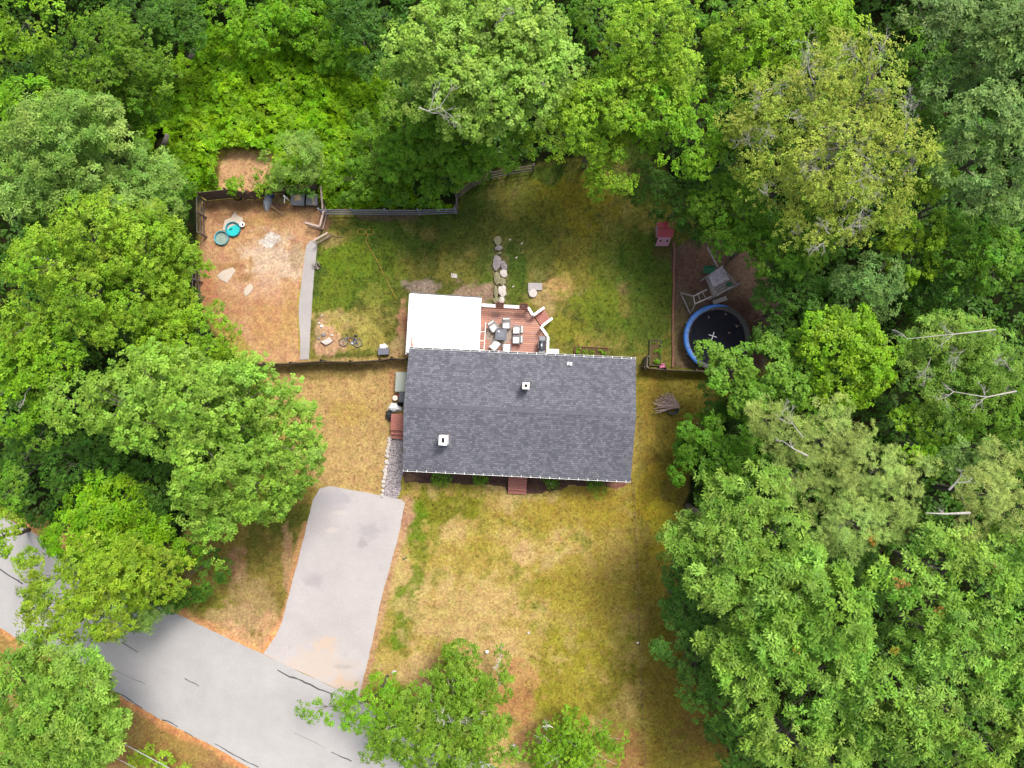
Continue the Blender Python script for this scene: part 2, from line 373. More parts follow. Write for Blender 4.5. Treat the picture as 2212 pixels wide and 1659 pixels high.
def sheet(name, poly, amp, step, z, mt, th=.05):
    o = MB().prism([(p.x, p.y) for p in ragged(poly, amp, step)], z - th, z).build(name, mt)
    return tag(o, kind='structure')
road_poly = ROADTOP + [(640, 1448), (780, 1512), (1000, 1620), (1300, 1770), (1700, 1960)] + [(1400, 2120)] + ROADBOT[::-1]
sheet('road', road_poly, .03, .4, .004, m_road)
drive_poly = [(706, 1051), (712, 1050), (790, 1063), (866, 1079), (875, 1086), (859, 1164), (840, 1235), (826, 1285), (794, 1431), (774, 1508), (640, 1447), (569, 1413), (597, 1372), (611, 1337), (628, 1270), (644, 1210), (676, 1080), (690, 1056)]
sheet('driveway', drive_poly, .025, .3, .012, m_drive)
walk_poly = [(670, 520), (682.5, 521), (685.7, 533), (679, 587), (675, 640), (674, 658), (670, 720), (667.7, 776.5), (648, 776.5), (649, 736), (647, 705), (645.5, 680), (646, 658), (653, 595), (661, 533)]
sheet('path', walk_poly, .012, .3, .02, m_walk)
m_dirt = paving_mat('dirt', srgb(222, 176, 134), srgb(178, 130, 92))
# pen dirt: own grid for colour variety
def grid_sheet(name, poly, z, base, layers, mt, res=.09, edge=None):
    P = [W(p) for p in poly]; x0 = min(p.x for p in P); x1 = max(p.x for p in P); y0 = min(p.y for p in P); y1 = max(p.y for p in P)
    gx, gy = np.meshgrid(np.arange(x0, x1, res), np.arange(y0, y1, res)); px, py = Dof(gx, gy)
    nA = fbm(gx, gy, .9, 90, 4); nB = fbm(gx, gy, .3, 95, 2)
    c = np.zeros(gx.shape + (3,)); c[:] = base
    for (x, y, rx, ry, cc, s) in layers:
        d = 1 - np.hypot((px - x) / rx, (py - y) / ry)
        mk = sstep(d + (nA - .5) * 1.5 + (nB - .5) * .6, .3)[..., None] * s * (d > -1.5)[..., None]
        c = c * (1 - mk) + np.asarray(cc) * mk
    c *= (.8 + .4 * nB)[..., None]
    keep = (sdpoly(px, py, poly) + (nA - .5) * 14) > 0
    ids = np.arange(gx.size).reshape(gx.shape)
    kf = keep[:-1, :-1] & keep[1:, 1:] & keep[1:, :-1] & keep[:-1, 1:]
    f = np.stack([ids[:-1, :-1], ids[:-1, 1:], ids[1:, 1:], ids[1:, :-1]], -1)[kf]
    used = np.unique(f); remap = -np.ones(gx.size, int); remap[used] = np.arange(len(used))
    v = np.stack([gx.ravel(), gy.ravel(), np.full(gx.size, z)], -1)[used]
    return tag(np_mesh(name, v, remap[f], mt, c.reshape(-1, 3)[used]), kind='structure')
grid_sheet('dirt_yard', DIRT, -.004, srgb(216, 168, 124),
    [(590, 560, 60, 50, srgb(232, 206, 180), .8), (560, 500, 50, 30, srgb(206, 160, 110), .6), (480, 470, 40, 20, srgb(160, 120, 84), .7), (560, 445, 90, 12, srgb(150, 108, 74), .7), (600, 470, 60, 12, srgb(216, 166, 110), .7),
     (560, 620, 60, 30, srgb(226, 180, 144), .6), (450, 640, 16, 40, srgb(206, 140, 100), .7), (500, 670, 50, 30, srgb(204, 152, 106), .6), (580, 690, 50, 40, srgb(206, 156, 104), .6), (630, 680, 16, 60, srgb(200, 160, 96), .6),
     (600, 730, 50, 30, srgb(212, 168, 110), .6), (530, 600, 16, 10, srgb(160, 120, 70), .6), (640, 550, 14, 30, srgb(170, 140, 96), .5), (590, 525, 16, 14, srgb(150, 122, 84), .5), (495, 575, 40, 8, srgb(176, 128, 84), .6),
     (515, 480, 30, 12, srgb(176, 132, 90), .5), (690, 470, 14, 30, srgb(180, 132, 100), .6), (585, 522, 20, 14, srgb(244, 236, 228), .8)], m_ground)
m_mulch = mat('mulch', srgb(104, 78, 70), .95, .45, 14, bump=.6, spec=.1)
grid_sheet('mulch_bed', [(862, 1012), (1372, 1030), (1366, 1044), (1345, 1054), (1290, 1050), (1235, 1050), (1190, 1066), (1140, 1072), (1095, 1068), (1085, 1056), (1040, 1046), (940, 1044), (872, 1046)], .0, srgb(112, 84, 74),
    [(1340, 1046, 30, 12, srgb(170, 124, 100), .7), (880, 1036, 20, 12, srgb(150, 116, 90), .7), (1100, 1040, 200, 8, srgb(90, 70, 62), .6)], m_ground)
grid_sheet('play_area', [(1449, 530), (1480, 520), (1560, 510), (1640, 560), (1690, 640), (1690, 760), (1600, 830), (1520, 798), (1455, 797)], -.002, srgb(112, 92, 80),
    [(1500, 590, 40, 40, srgb(120, 90, 78), .8), (1470, 750, 20, 50, srgb(126, 108, 78), .8), (1470, 690, 14, 50, srgb(112, 100, 66), .7), (1580, 700, 60, 70, srgb(80, 58, 48), .8), (1490, 650, 20, 20, srgb(104, 96, 66), .7)], m_ground)
m_gravel, nt, b = new_mat('gravel'); tc = nt.nodes.new('ShaderNodeTexCoord')
vo = nt.nodes.new('ShaderNodeTexVoronoi'); vo.inputs['Scale'].default_value = 16; nt.links.new(tc.outputs['Object'], vo.inputs['Vector'])
r = nt.nodes.new('ShaderNodeValToRGB'); e = r.color_ramp.elements
e[0].position = 0; e[1].position = 1; e[0].color = (*srgb(120, 108, 112), 1); e[1].color = (*srgb(232, 220, 222), 1)
sp = nt.nodes.new('ShaderNodeSeparateColor'); nt.links.new(vo.outputs['Color'], sp.inputs[0]); nt.links.new(sp.outputs[0], r.inputs[0])
nt.links.new(r.outputs[0], b.inputs['Base Color']); b.inputs['Roughness'].default_value = .9
bp = nt.nodes.new('ShaderNodeBump'); bp.inputs['Distance'].default_value = .04; nt.links.new(vo.outputs['Distance'], bp.inputs['Height']); bp.invert = True; nt.links.new(bp.outputs[0], b.inputs['Normal'])
gp = [(848, 942), (874, 942), (875, 1022), (868, 1046), (860, 1081), (824, 1075), (831, 1020), (838, 970)]
grid_sheet('gravel_strip', gp, .004, srgb(200, 190, 192), [], m_gravel)
# tar seams on the road
m_tar = mat('tar', (.05, .048, .048), .6, .2)
def seam(p, wd=.05, parent=None, z=.0065):
    pts = [W(q, z) for q in p]; fine = []
    for a, c in zip(pts[:-1], pts[1:]):
        q = max(2, int((c - a).length / .35))
        for j in range(q):
            v = a.lerp(c, j / q); fine.append(v + Vector((random.uniform(-.03, .03), random.uniform(-.03, .03), 0)))
    fine.append(pts[-1]); mb = MB(); vs = []; n = len(fine)
    for i, v in enumerate(fine):
        t = (fine[min(i + 1, n - 1)] - fine[max(i - 1, 0)]).normalized(); s_ = Vector((-t.y, t.x, 0)) * wd * random.uniform(.3, .7)
        vs += [v - s_, v + s_]
    mb.add(vs, [(2 * i, 2 * i + 1, 2 * i + 3, 2 * i + 2)[::-1] for i in range(n - 1)])
    return mb.build('tar_line', m_tar, parent)
rd = bpy.data.objects['road']; dv = bpy.data.objects['driveway']
for p in ([cs(0, 430), cs(70, 475), cs(140, 520)], [cs(180, 765), cs(155, 810), cs(130, 860)], [cs(760, 885), cs(855, 943)], [cs(1145, 1107), cs(1232, 1153)],
          [cs(685, 1178), cs(770, 1215), cs(880, 1288)], [cs(1005, 1362), cs(1060, 1378), cs(1100, 1405)], [cs(1140, 1437), cs(1195, 1465)], [cs(1330, 1510), cs(1450, 1580), cs(1600, 1655)],
          [cb(275, 782), cb(395, 835)]):
    seam(p, .075, rd)
seam([cs(380, 900), cs(500, 940), cs(700, 1050), cs(900, 1140)], .03, rd)
seam([cb(60, 670), cb(160, 715), cb(250, 760)], .022, rd)
seam([(600, 1448), (625, 1462), (645, 1467), (660, 1474), (678, 1484), (700, 1493), (720, 1500)], .09, dv, z=.016)
# ---------------------------------------------------------------- house
pc = [W(cr(210, 125), 2.95), W(cr(2095, 215), 2.95), W(cr(2052, 1222), 2.95), W(cr(168, 1130), 2.95)]
hc = sum(pc, Vector()) / 4; hx = ((pc[1] - pc[0]) + (pc[2] - pc[3])).normalized(); HRZ = math.atan2(hx.y, hx.x)
HL = ((pc[1] - pc[0]).length + (pc[2] - pc[3]).length) / 2; HW = ((pc[0] - pc[3]).length + (pc[1] - pc[2]).length) / 2
m_white = mat('white_paint', (.80, .80, .79), .5, .03)
m_siding, nt, b = new_mat('siding'); tc = nt.nodes.new('ShaderNodeTexCoord')
wv = nt.nodes.new('ShaderNodeTexWave'); wv.bands_direction = 'Z'; wv.wave_profile = 'SAW'; wv.inputs['Scale'].default_value = 1.3
nt.links.new(tc.outputs['Object'], wv.inputs['Vector'])
r = nt.nodes.new('ShaderNodeValToRGB'); r.color_ramp.elements[0].color = (.38, .40, .42, 1); r.color_ramp.elements[1].color = (.5, .52, .54, 1)
nt.links.new(wv.outputs['Fac'], r.inputs[0]); nt.links.new(r.outputs[0], b.inputs['Base Color']); b.inputs['Roughness'].default_value = .6
m_glass = mat('window_glass', (.03, .04, .05), .08, .1, spec=.6)
m_black = mat('black_plastic', (.02, .02, .022), .45, .2)
m_foundation = mat('concrete_base', (.3, .29, .28), .9, .15)
# shingles
m_roof, nt, b = new_mat('roof_shingle'); tc = nt.nodes.new('ShaderNodeTexCoord')
br = nt.nodes.new('ShaderNodeTexBrick'); br.offset = .37; br.offset_frequency = 2; br.squash = .7; br.squash_frequency = 3
br.inputs['Scale'].default_value = 1; br.inputs['Brick Width'].default_value = .25; br.inputs['Row Height'].default_value = .135
br.inputs['Mortar Size'].default_value = .012; br.inputs['Mortar Smooth'].default_value = .4; br.inputs['Bias'].default_value = -.15
br.inputs['Color1'].default_value = (.080, .081, .098, 1); br.inputs['Color2'].default_value = (.146, .147, .172, 1); br.inputs['Mortar'].default_value = (.06, .059, .068, 1)
nt.links.new(tc.outputs['Object'], br.inputs['Vector'])
na = noise(nt, tc, .45, 4); nb_ = noise(nt, tc, 22, 3)
o = mult(nt, br.outputs['Color'], mapr(nt, na.outputs['Fac'], .3, .7, .86, 1.12)); o = mult(nt, o, mapr(nt, nb_.outputs['Fac'], .3, .7, .8, 1.2))
nt.links.new(o, b.inputs['Base Color']); b.inputs['Roughness'].default_value = .9; b.inputs['Specular IOR Level'].default_value = .2
bp = nt.nodes.new('ShaderNodeBump'); bp.inputs['Strength'].default_value = .6; bp.inputs['Distance'].default_value = .015
nt.links.new(br.outputs['Fac'], bp.inputs['Height']); bp.invert = True; nt.links.new(bp.outputs[0], b.inputs['Normal'])
m_cap = mat('ridge_shingle', srgb(112, 112, 122), .9, .22, 3)

house = empty('house', (hc.x, hc.y, 0), HRZ, 'single-storey ranch house with dark grey shingled gable roof and white gutters', 'house')
EV, RD = 2.95, 3.95
lx, ly = HL / 2, HW / 2; wx, wy = lx - .25, ly - .42; RY = .02 * HW
MB().box((0, 0, .2), (2 * wx - .1, 2 * wy - .1, .4)).build('foundation', m_foundation, house)
wl = MB().prism([(-wx, -wy), (wx, -wy), (wx, wy), (-wx, wy)], .4, 2.78)
for sx in (-1, 1):
    x = sx * (wx - .05)
    wl.add([(x - .05, -wy, 2.78), (x - .05, wy, 2.78), (x - .05, 0, 3.72), (x + .05, -wy, 2.78), (x + .05, wy, 2.78), (x + .05, 0, 3.72)], [(0, 1, 2), (5, 4, 3), (0, 2, 5, 3), (2, 1, 4, 5), (0, 3, 4, 1)])
wl.build('wall', m_siding, house)
t = .12
rf = MB()
rf.add([(-lx, -ly, EV), (lx, -ly, EV), (lx, RY, RD), (-lx, RY, RD), (-lx, -ly, EV - t), (lx, -ly, EV - t), (lx, RY, RD - t), (-lx, RY, RD - t)],
       [(0, 1, 2, 3), (7, 6, 5, 4), (0, 4, 5, 1), (1, 5, 6, 2), (3, 7, 4, 0)])
rf.add([(-lx, ly, EV), (lx, ly, EV), (lx, RY, RD), (-lx, RY, RD), (-lx, ly, EV - t), (lx, ly, EV - t), (lx, RY, RD - t), (-lx, RY, RD - t)],
       [(3, 2, 1, 0), (4, 5, 6, 7), (1, 5, 4, 0), (2, 6, 5, 1), (0, 4, 7, 3)])
roof = rf.build('roof', m_roof, house)
slope_n = (RD - EV) / (ly - RY); slope_s = (RD - EV) / (ly + RY)
cap = MB(); x = -lx
while x < lx - .02:                        # ridge cap: individual overlapping shingles, wider on the north side
    L = min(.2, lx - x); z = random.uniform(.012, .022)
    cap.add([(x, RY - .03, RD + z), (x + L, RY - .03, RD + z + .004), (x + L, RY + .26, RD + z + .004 - .26 * slope_n), (x, RY + .26, RD + z - .26 * slope_n),
             (x, RY - .035, RD + z - .05), (x + L, RY - .035, RD + z - .05)], [(0, 1, 2, 3), (4, 5, 1, 0)])
    x += .2
capo = cap.build('ridge_cap', m_cap, roof)
def roofz(x, y): return RD - (y - RY) * slope_n if y > RY else RD - (RY - y) * slope_s
for sy in (-1, 1):
    g = MB(); y = sy * (ly + .065)
    g.box((0, y + sy * .045, EV - .09), (HL, .012, .13)); g.box((0, y - sy * .05, EV - .10), (HL, .012, .11))
    for e in (-1, 1): g.box((e * (lx - .005), y, EV - .09), (.012, .11, .13))
    gu = g.build('gutter', m_white, roof)
    MB().box((0, y, EV - .15), (HL - .03, .085, .012)).build('gutter_floor', m_cap, gu)  # dark grey strip along the gutter bottom
    for k in range(24):
        xx = -lx + .3 + k * (HL - .6) / 23
        MB().box((xx, y - .0, EV - .02), (.035, .13, .01)).build('gutter_strap', m_white, gu)
for sx in (-1, 1):
    f = MB()
    for sy in (-1, 1):
        f.bar((sx * (lx - .02), sy * (ly - .02), EV - t - .08), (sx * (lx - .02), RY, RD - t - .08), .025, .13)
    f.build('fascia', m_white, roof)
def to_house(p, z):
    v = W(p, z) - Vector((hc.x, hc.y, 0)); return Vector((v.x * math.cos(-HRZ) - v.y * math.sin(-HRZ), v.x * math.sin(-HRZ) + v.y * math.cos(-HRZ), z))
m_chim = mat('chimney_stucco', (.62, .58, .52), .9, .15, 5)
m_chim2 = mat('chimney_cladding', (.78, .70, .66), .7, .06, 5)
m_dark = mat('soot', (.012, .011, .010), .9, .1)
def chimney(p, ztop, dx, dy, fx, fy, mt, lab):
    c = to_house(p, ztop); zb = roofz(c.x, c.y) - .25
    ch = MB().box((c.x, c.y, (zb + ztop - .1) / 2), (dx * .94, dy * .94, ztop - .1 - zb)).build('chimney', mt, roof)
    tag(ch, lab)
    cp = MB()
    for (ox, oy, sx_, sy_) in ((0, (dy + fy) / 4, dx, (dy - fy) / 2), (0, -(dy + fy) / 4, dx, (dy - fy) / 2), ((dx + fx) / 4, 0, (dx - fx) / 2, fy), (-(dx + fx) / 4, 0, (dx - fx) / 2, fy)):
        cp.box((c.x + ox, c.y + oy, ztop - .04), (sx_, sy_, .11))
    cp.build('cap', m_white if mt is m_chim2 else mt, ch)
    MB().box((c.x, c.y, ztop - .10), (fx, fy, .02)).build('flue', m_dark, ch)
chimney(cr(1183, 435), 4.75, .44, .44, .18, .18, m_chim, 'square tan chimney near the middle of the roof')
chimney(cr(495, 888), 4.7, .52, .62, .2, .32, m_chim2, 'taller white chimney on the front slope')
v = to_house(cr(1548, 250), 3.4); vz = roofz(v.x, v.y)
MB().lathe([(.055, vz - .05), (.055, vz + .3), (.04, vz + .3), (.04, vz)], 12, (v.x, v.y, 0)).box((v.x, v.y, vz + .02), (.32, .2, .03)).build('vent_pipe', m_white, roof)
def window(x, y, w_, h_, zc, ax):
    f = MB(); d = .06
    if ax == 'y':
        s = 1 if y > 0 else -1
        for (ox, oz, sx_, sz_) in ((0, h_ / 2, w_ + .16, .08), (0, -h_ / 2, w_ + .16, .08), (w_ / 2 + .04, 0, .08, h_ - .08), (-w_ / 2 - .04, 0, .08, h_ - .08), (0, 0, w_, .05)):
            f.box((x + ox, y + s * .025, zc + oz), (sx_, d, sz_))
        fo = f.build('window', m_white, house); MB().box((x, y + s * .008, zc), (w_ - .002, .01, h_ - .085)).build('pane', m_glass, fo)
    else:
        s = 1 if x > 0 else -1
        for (oy, oz, sy_, sz_) in ((0, h_ / 2, w_ + .16, .08), (0, -h_ / 2, w_ + .16, .08), (w_ / 2 + .04, 0, .08, h_ - .08), (-w_ / 2 - .04, 0, .08, h_ - .08), (0, 0, w_, .05)):
            f.box((x + s * .025, y + oy, zc + oz), (d, sy_, sz_))
        fo = f.build('window', m_white, house); MB().box((x + s * .008, y, zc), (.01, w_ - .002, h_ - .085)).build('pane', m_glass, fo)
for x in (-5.6, -2.6, 2.4, 5.4): window(x, -wy, 1.3, 1.2, 1.75, 'y')
for x in (4.6, 6.2): window(x, wy, .9, 1.0, 1.9, 'y')
window(wx, 1.5, .9, 1.1, 1.75, 'x'); window(-wx, -2.4, .9, 1.1, 1.75, 'x')
m_door = mat('door_paint', (.35, .06, .05), .5, .05)
def door(x, y, ax, mt):
    if ax == 'y':
        s = 1 if y > 0 else -1; d = MB().box((x, y + s * .03, 1.62), (.92, .05, 2.05)).build('door', mt, house); MB().box((x + .36, y + s * .08, 1.6), (.05, .06, .12)).build('handle', m_black, d)
    else:
        s = 1 if x > 0 else -1; d = MB().box((x + s * .03, y, 1.62), (.05, .92, 2.05)).build('door', mt, house); MB().box((x + s * .08, y + .36, 1.6), (.06, .05, .12)).build('handle', m_black, d)
fs = to_house(cr(1112, 1250), .3)
door(fs.x, -wy, 'y', m_door); door(-wx, to_house(cr(125, 740), .5).y, 'x', m_white); door(.8, wy, 'y', m_white)

# steps
m_wood_red = mat('red_decking', srgb(216, 138, 120), .6, .2, 9, c2=srgb(186, 112, 98))
m_deck, nt, b = new_mat('deck_boards'); tc = nt.nodes.new('ShaderNodeTexCoord')
wvn = nt.nodes.new('ShaderNodeTexBrick'); wvn.inputs['Scale'].default_value = 1; wvn.inputs['Brick Width'].default_value = 3.6; wvn.inputs['Row Height'].default_value = .143
wvn.inputs['Mortar Size'].default_value = .012; wvn.inputs['Mortar'].default_value = (.04, .02, .015, 1)
wvn.inputs['Color1'].default_value = (*srgb(240, 172, 140), 1); wvn.inputs['Color2'].default_value = (*srgb(214, 144, 122), 1)
nt.links.new(tc.outputs['Object'], wvn.inputs['Vector'])
mp = nt.nodes.new('ShaderNodeMapping'); mp.inputs['Scale'].default_value = (.6, 4, 1); nt.links.new(tc.outputs['Object'], mp.inputs['Vector'])
nn_ = nt.nodes.new('ShaderNodeTexNoise'); nn_.inputs['Scale'].default_value = 2; nn_.inputs['Detail'].default_value = 5; nt.links.new(mp.outputs[0], nn_.inputs['Vector'])
mxn = nt.nodes.new('ShaderNodeMix'); mxn.data_type = 'RGBA'; nt.links.new(mapr(nt, nn_.outputs['Fac'], .48, .72, 0, .7), mxn.inputs[0])
nt.links.new(wvn.outputs['Color'], mxn.inputs[6]); mxn.inputs[7].default_value = (*srgb(214, 176, 172), 1)
nt.links.new(mxn.outputs[2], b.inputs['Base Color']); b.inputs['Roughness'].default_value = .65
def steps(name, c, rz, wd, treads, label, plat=0):
    """treads go outward along local -y"""
    e = empty(name, (c.x, c.y, 0), rz, label, 'steps')
    y = 0; n = len(treads)
    for i, (z, d) in enumerate(treads):
        tr = MB(); k = max(1, round(d / .14))
        for j in range(k): tr.box((0, y - (j + .5) * d / k, z - .018), (wd, d / k - .012, .036), bev=.006)
        tr.build('tread' if d < .5 else 'platform', m_wood_red, e)
        MB().box((0, y - d + .03, (z - .04) / 2), (wd - .04, .03, z - .04)).build('riser', m_wood_red, e)
        y -= d
    for s in (-1, 1):
        st = MB(); y = 0
        for (z, d) in treads: st.box((s * (wd / 2 - .035), y - d / 2 + .01, (z - .04) / 2), (.04, d - .03, z - .045)); y -= d
        st.build('stringer', m_wood_red, e)
    return e
a = W(cr(1117, 1172), .35); steps('front_steps', a, HRZ, 1.28, [(.78, .55), (.6, .27), (.42, .27), (.24, .27)], 'red wooden front steps leading out from under the eave to the lawn')
a = W(c8(262, 930), .5); o = steps('side_steps', a, HRZ, 1.0, [(.7, 1.15), (.5, .3), (.28, .3)], 'red wooden side steps at the left wall of the house above the gravel')

# ---------------------------------------------------------------- porch with white flat roof
m_roofwhite = mat('white_membrane', (.86, .86, .86), .45, .02, .8)
pr = [W(c4(128, 165), 2.6), W(c4(1000, 222), 2.6), W(c4(970, 900), 2.72), W(c4(90, 893), 2.72)]
pcn = sum(pr, Vector()) / 4
porch = empty('porch', (pcn.x, pcn.y, 0), HRZ, 'flat bright white porch roof attached behind the house beside the deck', 'porch')
def loc(p, o=None, rz=None):
    o = o or porch; v = Vector(p) - o.location; c_, s_ = math.cos(-(rz if rz is not None else o.rotation_euler[2])), math.sin(-(rz if rz is not None else o.rotation_euler[2]))
    return Vector((v.x * c_ - v.y * s_, v.x * s_ + v.y * c_, v.z))
q = [loc(p) for p in pr]
MB().add([(p.x, p.y, p.z) for p in q] + [(p.x, p.y, p.z - .1) for p in q], [(3, 2, 1, 0), (4, 5, 6, 7), (0, 1, 5, 4), (1, 2, 6, 5), (2, 3, 7, 6), (3, 0, 4, 7)]).build('roof', m_roofwhite, porch)
g = MB(); g.bar(q[0] + Vector((0, .06, -.03)), q[1] + Vector((0, .06, -.03)), .02, .1); g.bar(q[0] + Vector((0, .02, -.09)), q[1] + Vector((0, .02, -.09)), .1, .015)
g.build('gutter', mat('gutter_metal', (.16, .16, .17), .5, .05), porch)
g = MB(); g.bar(q[0] + Vector((-.04, -.05, -.02)), q[3] + Vector((-.04, .05, -.02)), .05, .13); g.build('side_trim', m_white, porch)
g = MB(); g.bar(q[0] + Vector((-.08, -.1, -.35)), q[3] + Vector((-.12, -.1, -.35)), .1, .1); g.build('downpipe', m_white, porch)
pw = MB(); 
x0, x1, y0, y1 = q[0].x + .2, q[1].x - .15, q[3].y + .45, q[0].y - .2
for (cx_, cy_, sx_, sy_) in (((x0 + x1) / 2, y1, x1 - x0, .1), (x0, (y0 + y1) / 2, .1, y1 - y0 - .1), (x1, (y0 + y1) / 2, .1, y1 - y0 - .1)):
    pw.box((cx_, cy_, .75), (sx_, sy_, 1.3))
pw.build('wall', m_white, porch)
for px_, py_ in ((x0 + .01, y1 - .01), (x1 - .01, y1 - .01), ((x0 + x1) / 2, y1), (x0 + .01, y0), (x1 - .01, y0)):
    MB().box((px_, py_, 1.9), (.12, .12, 1.0)).build('post', m_white, porch)
MB().box(((x0 + x1) / 2, (y0 + y1) / 2 - .1, .3), (x1 - x0 - .14, y1 - y0 + .1, .12)).build('floor', m_deck, porch)
sv = [loc(W(c4(*p_), 2.72)) for p_ in ((132, 700), (146, 690), (150, 760), (166, 800), (160, 830), (130, 832))]
MB().add([(p_.x, p_.y, p_.z - .008) for p_ in sv], [tuple(range(5, -1, -1))]).build('rust_stain', mat('rust', srgb(236, 168, 150), .7, .2, 12), porch)
# white slatted frame beside the porch roof
fr = MB(); A, B = loc(W(c4(990, 525), 1.4)), loc(W(c4(1055, 525), 1.4)); Cc, Dd = loc(W(c4(970, 880), 1.4)), loc(W(c4(1032, 880), 1.4))
fr.bar(B, Dd, .035, .05); fr.bar(A, Cc, .035, .05)
for k in range(1, 4): fr.bar(A.lerp(Cc, k / 3 * .94), B.lerp(Dd, k / 3 * .94), .035, .04)
fr.bar(B, (B.x, B.y, .65), .04, .04); fr.bar(Dd.lerp(B, .05), (Dd.x, Dd.y + .1, .65), .04, .04)
fr.build('side_frame', m_white, porch)

# ---------------------------------------------------------------- deck
DZ = .6
dk = empty('deck', W(c4(1400, 620), 0), HRZ, 'red-brown wooden deck with white railings behind the house', 'deck')
dl = lambda x, y, z=DZ: loc(W(c4(x, y), z), dk)
poly = [dl(985, 318), dl(1572, 345), dl(1640, 450), dl(1730, 580), dl(1822, 690), dl(1826, 960), dl(960, 930)]
MB().prism([(p.x, p.y) for p in poly], DZ - .05, DZ).build('floor', m_deck, dk)
MB().prism([(p.x * .985, p.y * .985) for p in poly], .05, DZ - .055).build('skirt', m_wood_red, dk)
RH = DZ + .92
def railing(a, b_, zt=RH, z0=DZ, wd=.16, both=None):
    A, B = dl(*a, zt), dl(*b_, both if both is not None else zt); rr = MB().bar(A, B, wd, .045)
    zb = (both if both is not None else zt) - RH + DZ
    A2, B2 = Vector((A.x, A.y, z0 + .12)), Vector((B.x, B.y, zb + .12)); rr.bar(A2, B2, .05, .05); L = (B - A).length; n = max(2, int(L / .13))
    for k in range(1, n):
        t_ = k / n; P_ = A.lerp(B, t_); Q_ = A2.lerp(B2, t_); rr.box((P_.x, P_.y, (P_.z + Q_.z) / 2 - .01), (.03, .03, P_.z - Q_.z - .06))
    for P_, Q_ in ((A, A2), (B, B2)): rr.box((P_.x, P_.y, (P_.z + Q_.z - .12) / 2 - .012), (.09, .09, P_.z - Q_.z + .07))
    return rr.build('railing', m_white, dk)
railing((1005, 305), (1565, 333)); railing((1578, 340), (1632, 425)); railing((1735, 578), (1812, 685)); railing((1820, 700), (1815, 925))
railing((1645, 428), (1770, 340), both=RH - .45); railing((1745, 567), (1868, 472), both=RH - .45)
n_ = (dl(1770, 340, 0) - dl(1635, 430, 0)); n_.z = 0; n_.normalize()
mid = (dl(1640, 450, 0) + dl(1730, 580, 0)) / 2; sw = (dl(1640, 450, 0) - dl(1730, 580, 0)).length - .06
ang = math.atan2(n_.y, n_.x)
st = None
for i, (z, d) in enumerate([(.42, .3), (.24, .3), (.1, .1)][:2]):
    cc_ = mid + n_ * (.02 + i * .42 + .21); st = MB()
    for j in range(3): 
        c2_ = cc_ + n_ * ((j - 1) * .14); st.box((c2_.x, c2_.y, z - .02), (.128, sw, .036), rz=ang)
    st.box((cc_.x, cc_.y, (z - .04) / 2), (.38, sw - .06, z - .045), rz=ang)
    st.build('tread', m_wood_red, dk)
# planter boxes on the railing
m_brownbox = mat('planter_brown', srgb(170, 92, 76), .8, .2); m_soil = mat('soil', srgb(92, 62, 58), .95, .5, 20)
for (x, y, lab) in ((1228, 315, 'brown planter box on the white deck railing at its middle'), (1522, 326, 'brown planter box on the white deck railing at its right corner')):
    e = empty('planter_box', W(c4(x, y), RH + .02), HRZ, lab, 'planter', 'planter boxes on the deck railing')
    b_ = MB()
    for (ox, oy, sx_, sy_) in ((0, .17, .56, .03), (0, -.17, .56, .03), (.265, 0, .03, .31), (-.265, 0, .03, .31)): b_.box((ox, oy, .09), (sx_, sy_, .2))
    b_.box((0, 0, .01), (.5, .31, .02)); b_.build('box', m_brownbox, e)
    s_ = MB().box((0, 0, .12), (.49, .30, .06)).build('soil', m_soil, e)
    tw = MB()
    for k in range(14):
        x_, y_ = random.uniform(-.2, .2), random.uniform(-.12, .12); tw.tube([(0, 0, .152), (x_ * .6, y_ * .6, .17), (x_ + random.uniform(-.06, .06), y_ + random.uniform(-.06, .06), .15 + random.uniform(.03, .09))], .006, 4)
    tw.build('dry_stems', mat('dry_stems', (.18, .12, .07), .9), e)

# rug
m_rug = mat('outdoor_rug', srgb(214, 192, 174), .95, .14, 10, c2=srgb(176, 160, 150))
cen = W(c4(1225, 665), DZ); rp = [(cen.x + 1.02 * math.cos(k * math.pi / 4 + .35), cen.y + .78 * math.sin(k * math.pi / 4 + .35)) for k in range(8)]
tag(MB().prism(rp, DZ + .003, DZ + .014).build('outdoor_rug', m_rug), 'beige octagonal outdoor rug under the fire table on the deck', 'rug')
# fire table
m_tbl = mat('slate_table', (.09, .095, .12), .55, .08); m_tbl2 = mat('slate_lid', (.12, .125, .15), .5, .08)
ft = empty('fire_table', W(c4(1244, 680), DZ + .015), HRZ - .02, 'square slate-grey fire table in the middle of the deck chairs', 'table')
MB().box((0, 0, .6), (.78, .78, .05), bev=.012).build('tabletop', m_tbl, ft)
MB().box((0, 0, .29), (.6, .6, .56)).build('base', m_tbl, ft)
MB().box((0, 0, .635), (.42, .42, .018), bev=.006).build('lid', m_tbl2, ft)
MB().box((-.16, .2, .652), (.13, .06, .016)).build('card', m_white, ft)
